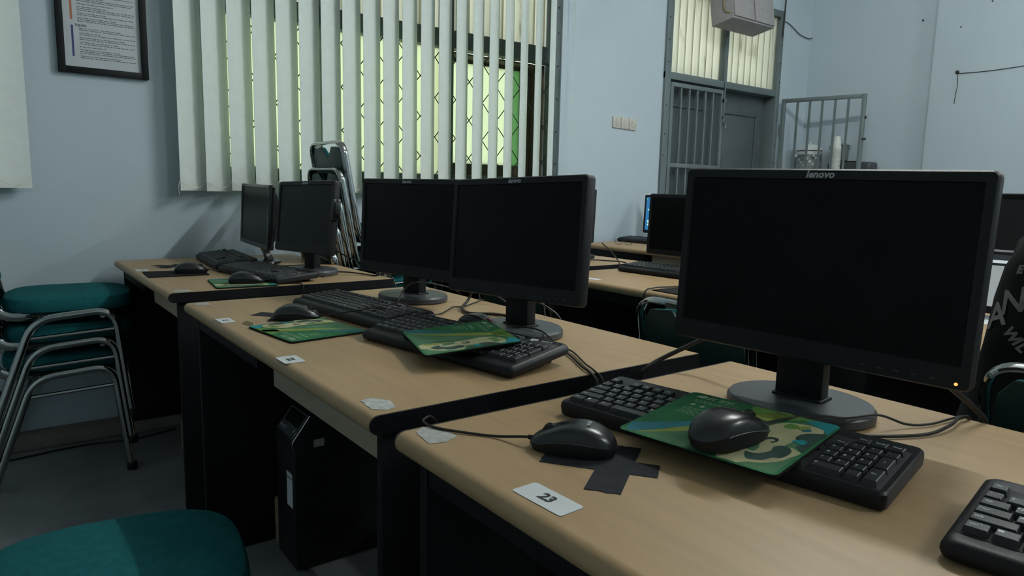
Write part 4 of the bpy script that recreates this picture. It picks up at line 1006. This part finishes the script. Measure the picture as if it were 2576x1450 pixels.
# ------------------------------------------------------------------ PC towers under the desks
def tower(label, loc, rz, h=.40, sticker=True):
    """front faces local -x"""
    t = thing('computer_tower', label, 'computer', (loc[0], loc[1], loc[2] if len(loc) > 2 else 0), rz, 'black computer towers')
    W = .15; D_ = .38; h2 = h+.065
    prof = [(0, .008), (0, h), (.05, h2), (D_, h2), (D_, .008)]
    Mx = Matrix(((1, 0, 0, 0), (0, 0, 1, 0), (0, 1, 0, 0), (0, 0, 0, 1)))
    b = BM(); prism(b, prof, -W/2, W/2, Mx); bmesh.ops.bevel(b, geom=b.edges[:], offset=.003, segments=2, affect='EDGES', profile=.5); bd = obj('case', b, 'plastic', t)
    d_ = math.atan2(.065, .05)
    Ms = Matrix.Translation((.025, 0, h+.0325)) @ Matrix.Rotation(-PI/2, 4, 'Z') @ Matrix.Rotation(d_, 4, 'X')
    b = BM(); prism(b, rrect(W-.02, .074, .006, 4), .0005, .0025, Ms); pn = obj('sloped_panel', b, 'plasticgrey', t)
    b = BM(); prism(b, rrect(W-.045, .040, .003, 4, cy=.013), .0026, .0032, Ms); obj('dark_window', b, 'gloss', t)
    b = BM(); add_text(b, 'lenovo', .018, Ms @ T((-.036, -.021, .0034)), offset=.0002); obj('logo', b, 'logo', t, smooth=0)
    b = BM(); tube(b, [(.05+.009*math.cos(2*PI*k/20), -.02+.009*math.sin(2*PI*k/20), .003) for k in range(20)], .0008, 5, Ms, closed=True); obj('power_button', b, 'chrome', t)
    b = BM(); tube(b, fillet([(.001, -W/2+.003, h-.02), (-.004, -W/2+.004, h-.004), (.048, -W/2+.004, h2)], .01), .003, 6); obj('bright_trim', b, 'chrome', t)
    b = BM()
    for k in range(5): box2(b, (-.001, -W/2+.02, h-.05-.016*k), (.0005, W/2-.02, h-.044-.016*k))
    obj('vent_slots', b, 'ink', t)
    if sticker:
        b = BM(); box2(b, (-.0012, -.055, h-.20), (-.0004, -.012, h-.10)); obj('asset_sticker', b, 'white', t)
        b = BM(); flat(b, [(-.02, -.003), (.02, -.003), (.02, .003), (-.02, .003)], 0, T((-.0014, -.03, h-.115), (R(90), 0, R(-90)))); obj('sticker_print', b, 'paperink', t, smooth=0)
    b = BM(); box2(b, (.055, -W/2-.0008, h-.025), (.085, -W/2-.0001, h-.003)); obj('side_badge', b, 'paleprint', t)
    for sx in (.03, D_-.03):
        b = BM()
        for sy in (-1, 1): lathe(b, [(.012, 0), (.012, .009), (.010, .0095)], 12, T((sx, sy*.06, 0)))
        obj('rubber_feet', b, 'ink', t)
    return t
tower('black computer tower with silver wordmark and white sticker under the middle desk', (.64, 1.885), R(0), h=.385)
tower('second black computer tower at the right end under the middle desk', (.64, 1.235), R(0), h=.385)
tower('black computer tower in the shadow under the window desk', (.60, 2.89, .1215), R(0), h=.385)
b = BM(); box2(b, (0, 0, 0), (.24, .07, .14), bev=.002); tag(obj('wood_block', b, 'woodblock', loc=(.655, 1.966, 0)), 'pale wooden block beside the tower under the middle desk', 'wood block')
b = BM(); box2(b, (0, 0, 0), (.42, .2, .12), bev=.002); tag(obj('wood_stand', b, 'woodblock', loc=(.59, 2.79, .0005)), 'low wooden stand under the tower of the window desk', 'stand')

# ------------------------------------------------------------------ person
PX, PY = 1.565, .268
per = thing('person', 'person in a black printed T-shirt seated with back to the camera', 'person', (PX, PY, 0), 0)
def skin(name, verts, edges, mt, sub=2, parent=per, root=0):
    me = bpy.data.meshes.new(name); me.from_pydata([v[:3] for v in verts], edges, [])
    o = bpy.data.objects.new(name, me); COL.objects.link(o)
    sk = o.modifiers.new('skin', 'SKIN'); sk.use_smooth_shade = True
    lay = me.skin_vertices[0] if me.skin_vertices else None
    if lay is None:
        me.skin_vertices.new() if hasattr(me.skin_vertices, 'new') else None
        lay = me.skin_vertices[0]
    for i, v in enumerate(verts):
        r_ = v[3]; lay.data[i].radius = (r_, r_) if not isinstance(r_, tuple) else r_
        lay.data[i].use_root = (i == root)
    ss = o.modifiers.new('sub', 'SUBSURF'); ss.levels = sub; ss.render_levels = sub
    dg = bpy.context.evaluated_depsgraph_get(); dg.update()
    m2 = bpy.data.meshes.new_from_object(o.evaluated_get(dg)); bpy.data.objects.remove(o)
    m2.materials.clear(); m2.materials.append(MT[mt])
    m2.polygons.foreach_set('use_smooth', [True]*len(m2.polygons))
    o = bpy.data.objects.new(name, m2); COL.objects.link(o); o.parent = parent
    return o
V = [(0, 0, .53, .11), (.02, 0, .68, .105), (.05, 0, .84, .115), (.075, 0, .98, .11), (.10, 0, 1.09, .055), (.125, 0, 1.15, .05), (.145, 0, 1.23, .075), (.16, 0, 1.31, .085)]
Ed = [(i, i+1) for i in range(7)]
for s in (-1, 1):
    n = len(V)
    V += [(.08, s*.17, 1.02, .055), (.16, s*.225, .86, .045), (.22, s*.225, .79, .04), (.42, s*.17, .785, .03), (.47, s*.16, .78, .026), (.53, s*.155, .778, .022)]
    Ed += [(3, n)]+[(n+i, n+i+1) for i in range(5)]
    q = len(V)
    for f in range(4):
        V += [(.555, s*(.155-.03+.02*f), .775, .009), (.585, s*(.155-.033+.022*f), .772, .008), (.60-.004*abs(f-1.5), s*(.155-.034+.023*f), .764, .007)]
        Ed += [(n+5, len(V)-3), (len(V)-3, len(V)-2), (len(V)-2, len(V)-1)]
    V += [(.51, s*.118, .775, .011), (.545, s*.10, .768, .008)]; Ed += [(n+4, len(V)-2), (len(V)-2, len(V)-1)]
    n = len(V)
    V += [(.03, s*.10, .53, .085), (.24, s*.12, .54, .075), (.43, s*.13, .53, .06), (.45, s*.13, .30, .048), (.42, s*.13, .09, .036), (.47, s*.135, .05, .036), (.54, s*.14, .04, .03)]
    Ed += [(0, n)]+[(n+i, n+i+1) for i in range(6)]
body = skin('body', V, Ed, 'skin')
SV = [(.0, 0, .50, (.20, .14)), (.005, 0, .60, (.20, .14)), (.02, 0, .72, (.195, .13)), (.04, 0, .85, (.185, .13)), (.06, 0, .97, (.15, .12)), (.085, 0, 1.06, (.07, .07))]
SE = [(i, i+1) for i in range(5)]
for s in (-1, 1):
    n = len(SV); SV += [(.07, s*.13, 1.00, .085), (.09, s*.185, .97, .075), (.15, s*.225, .86, .066), (.175, s*.23, .82, .063)]
    SE += [(4, n), (n, n+1), (n+1, n+2), (n+2, n+3)]
# loft shirt torso: closed rings, then sleeves by tube
def shirt():
    b = BM(); rings = []
    prof = [(.47, .01, .265, .155), (.50, .008, .275, .165), (.58, .005, .272, .163), (.66, .01, .264, .155), (.74, .02, .256, .148), (.82, .03, .250, .144), (.90, .045, .236, .140), (.96, .055, .228, .134), (1.01, .065, .214, .122), (1.05, .08, .192, .10), (1.09, .09, .115, .078), (1.115, .095, .07, .064)]
    N = 48
    for z, cx_, wy, wx in prof:
        ring = []
        for k in range(N):
            a = 2*PI*k/N; c, s_ = math.cos(a), math.sin(a); p = 2.5
            q = (abs(c)**p+abs(s_)**p)**(-1/p)
            wr_ = .006*math.sin(5*a+z*18)+.004*math.sin(9*a-z*31)
            if z > 1.0: wr_ *= .3
            ring.append((cx_+c*q*(wx+wr_), s_*q*(wy+wr_*.7), z+.006*math.sin(3*a)*(z < .5)))
        rings.append(ring)
    loft(b, rings, cap=(False, False))
    for s in (-1, 1):
        rr_ = [((.075, s*.13, 1.00), .070), ((.085, s*.172, .975), .070), ((.115, s*.192, .92), .068), ((.15, s*.200, .865), .062), ((.17, s*.204, .83), .060)]
        P_ = [Vector(p) for p, _ in rr_]; rings = []
        for i, (p, r_) in enumerate(rr_):
            tn = (P_[min(i+1, 4)]-P_[max(i-1, 0)]).normalized(); n1 = tn.cross(Vector((1, 0, 0))).normalized(); n2 = tn.cross(n1)
            rings.append([P_[i]+n1*r_*math.cos(2*PI*k/24)*.95+n2*r_*math.sin(2*PI*k/24) for k in range(24)])
        loft(b, rings, cap=(False, False))
    return obj('t_shirt', b, 'shirt', per, smooth=180)
sh = shirt()
TV = [(.0, 0, .50, .12)]; TE = []
for s in (-1, 1):
    n = len(TV); TV += [(.03, s*.10, .53, .098), (.24, s*.12, .54, .09), (.43, s*.13, .53, .075), (.46, s*.13, .30, .065), (.43, s*.13, .10, .06)]; TE += [(0, n)]+[(n+i, n+i+1) for i in range(4)]
skin('trousers', TV, TE, 'trouser')
# hair: a cap over crown, back and sides that leaves the face free
b = BM(); rings = []
for r_, z_ in ((.088, -.095), (.104, -.06), (.112, -.01), (.113, .04), (.106, .085), (.082, .12), (.045, .138), (.004, .143)):
    ring = []
    for k in range(32):
        a = 2*PI*k/32; front = max(0, math.cos(a))
        q = r_*(1-.45*min(1, front*1.6)) if z_ < .05 else r_
        ring.append((.148+q*math.cos(a)*1.06, q*math.sin(a)*.90, 1.285+z_))
    rings.append(ring)
loft(b, rings); obj('hair', b, 'hair', per, smooth=60)
b = BM(); loft(b, [[(.232, -.006, 1.305), (.232, .006, 1.305), (.225, .0, 1.31)], [(.262, -.012, 1.262), (.262, .012, 1.262), (.235, 0, 1.258)], [(.24, -.009, 1.255), (.24, .009, 1.255), (.23, 0, 1.256)]]); obj('nose', b, 'skin', per, smooth=80)
for s_ in (-1, 1):
    b = BM(); lathe(b, [(.001, -.011), (.009, -.006), (.012, 0), (.009, .006), (.001, .011)], 12, T((.232, s_*.032, 1.302), (R(90), 0, 0))); obj('eye', b, 'cooker', per)
    b = BM(); lathe(b, [(.003, -.006), (.016, -.004), (.018, 0), (.016, .004), (.003, .006)], 14, T((.15, s_*.098, 1.285), (R(90), 0, 0)), sx=.8, sy=1.6); obj('ear', b, 'skin', per)
b = BM(); box(b, (.012, .045, .010), (.230, 0, 1.228), bev=.004); obj('mouth', b, mat('lips', (.25, .10, .08), .5), per)
# print on the back of the shirt, letters laid on the cloth
bv = BVHTree.FromPolygons([v.co.copy() for v in sh.data.vertices], [tuple(p.vertices) for p in sh.data.polygons])
lb = BM()
def letter(ch, y, z, size, rotdeg, shear=.25, off=.0012):
    me = text_mesh(ch, size, shear, off)
    q = bmesh.new(); q.from_mesh(me); bmesh.ops.triangulate(q, faces=q.faces[:])
    bmesh.ops.subdivide_edges(q, edges=q.edges[:], cuts=1)
    ca, sa = math.cos(R(rotdeg)), math.sin(R(rotdeg))
    for v in q.verts:
        dx, dz = v.co.x*ca-v.co.y*sa, v.co.x*sa+v.co.y*ca
        yy, zz = y-dx, z+dz                      # viewer's right is -y
        hit = bv.ray_cast(Vector((-1, yy, zz)), Vector((1, 0, 0)))
        xx = hit[0].x if hit[0] else bv.find_nearest(Vector((-.05, yy, zz)))[0].x
        v.co = Vector((xx-.003, yy, zz))
    add_mesh(lb, q)
for ch, y, z, s_, r_ in (('A', .484, .857, .060, 26), ('N', .457, .889, .060, 20), ('D', .416, .908, .066, 16), ('W', .442, .832, .027, -40), ('I', .4285, .822, .027, -36), ('L', .419, .814, .027, -34),
                         ('E', .456, .952, .020, 8), ('V', .447, .966, .020, 8)):
    letter(ch, y*.955-PY+.021, 1.085-(1.085-z)*.955, s_, r_)
obj('shirt_print', lb, 'shirtprint', sh, smooth=0)
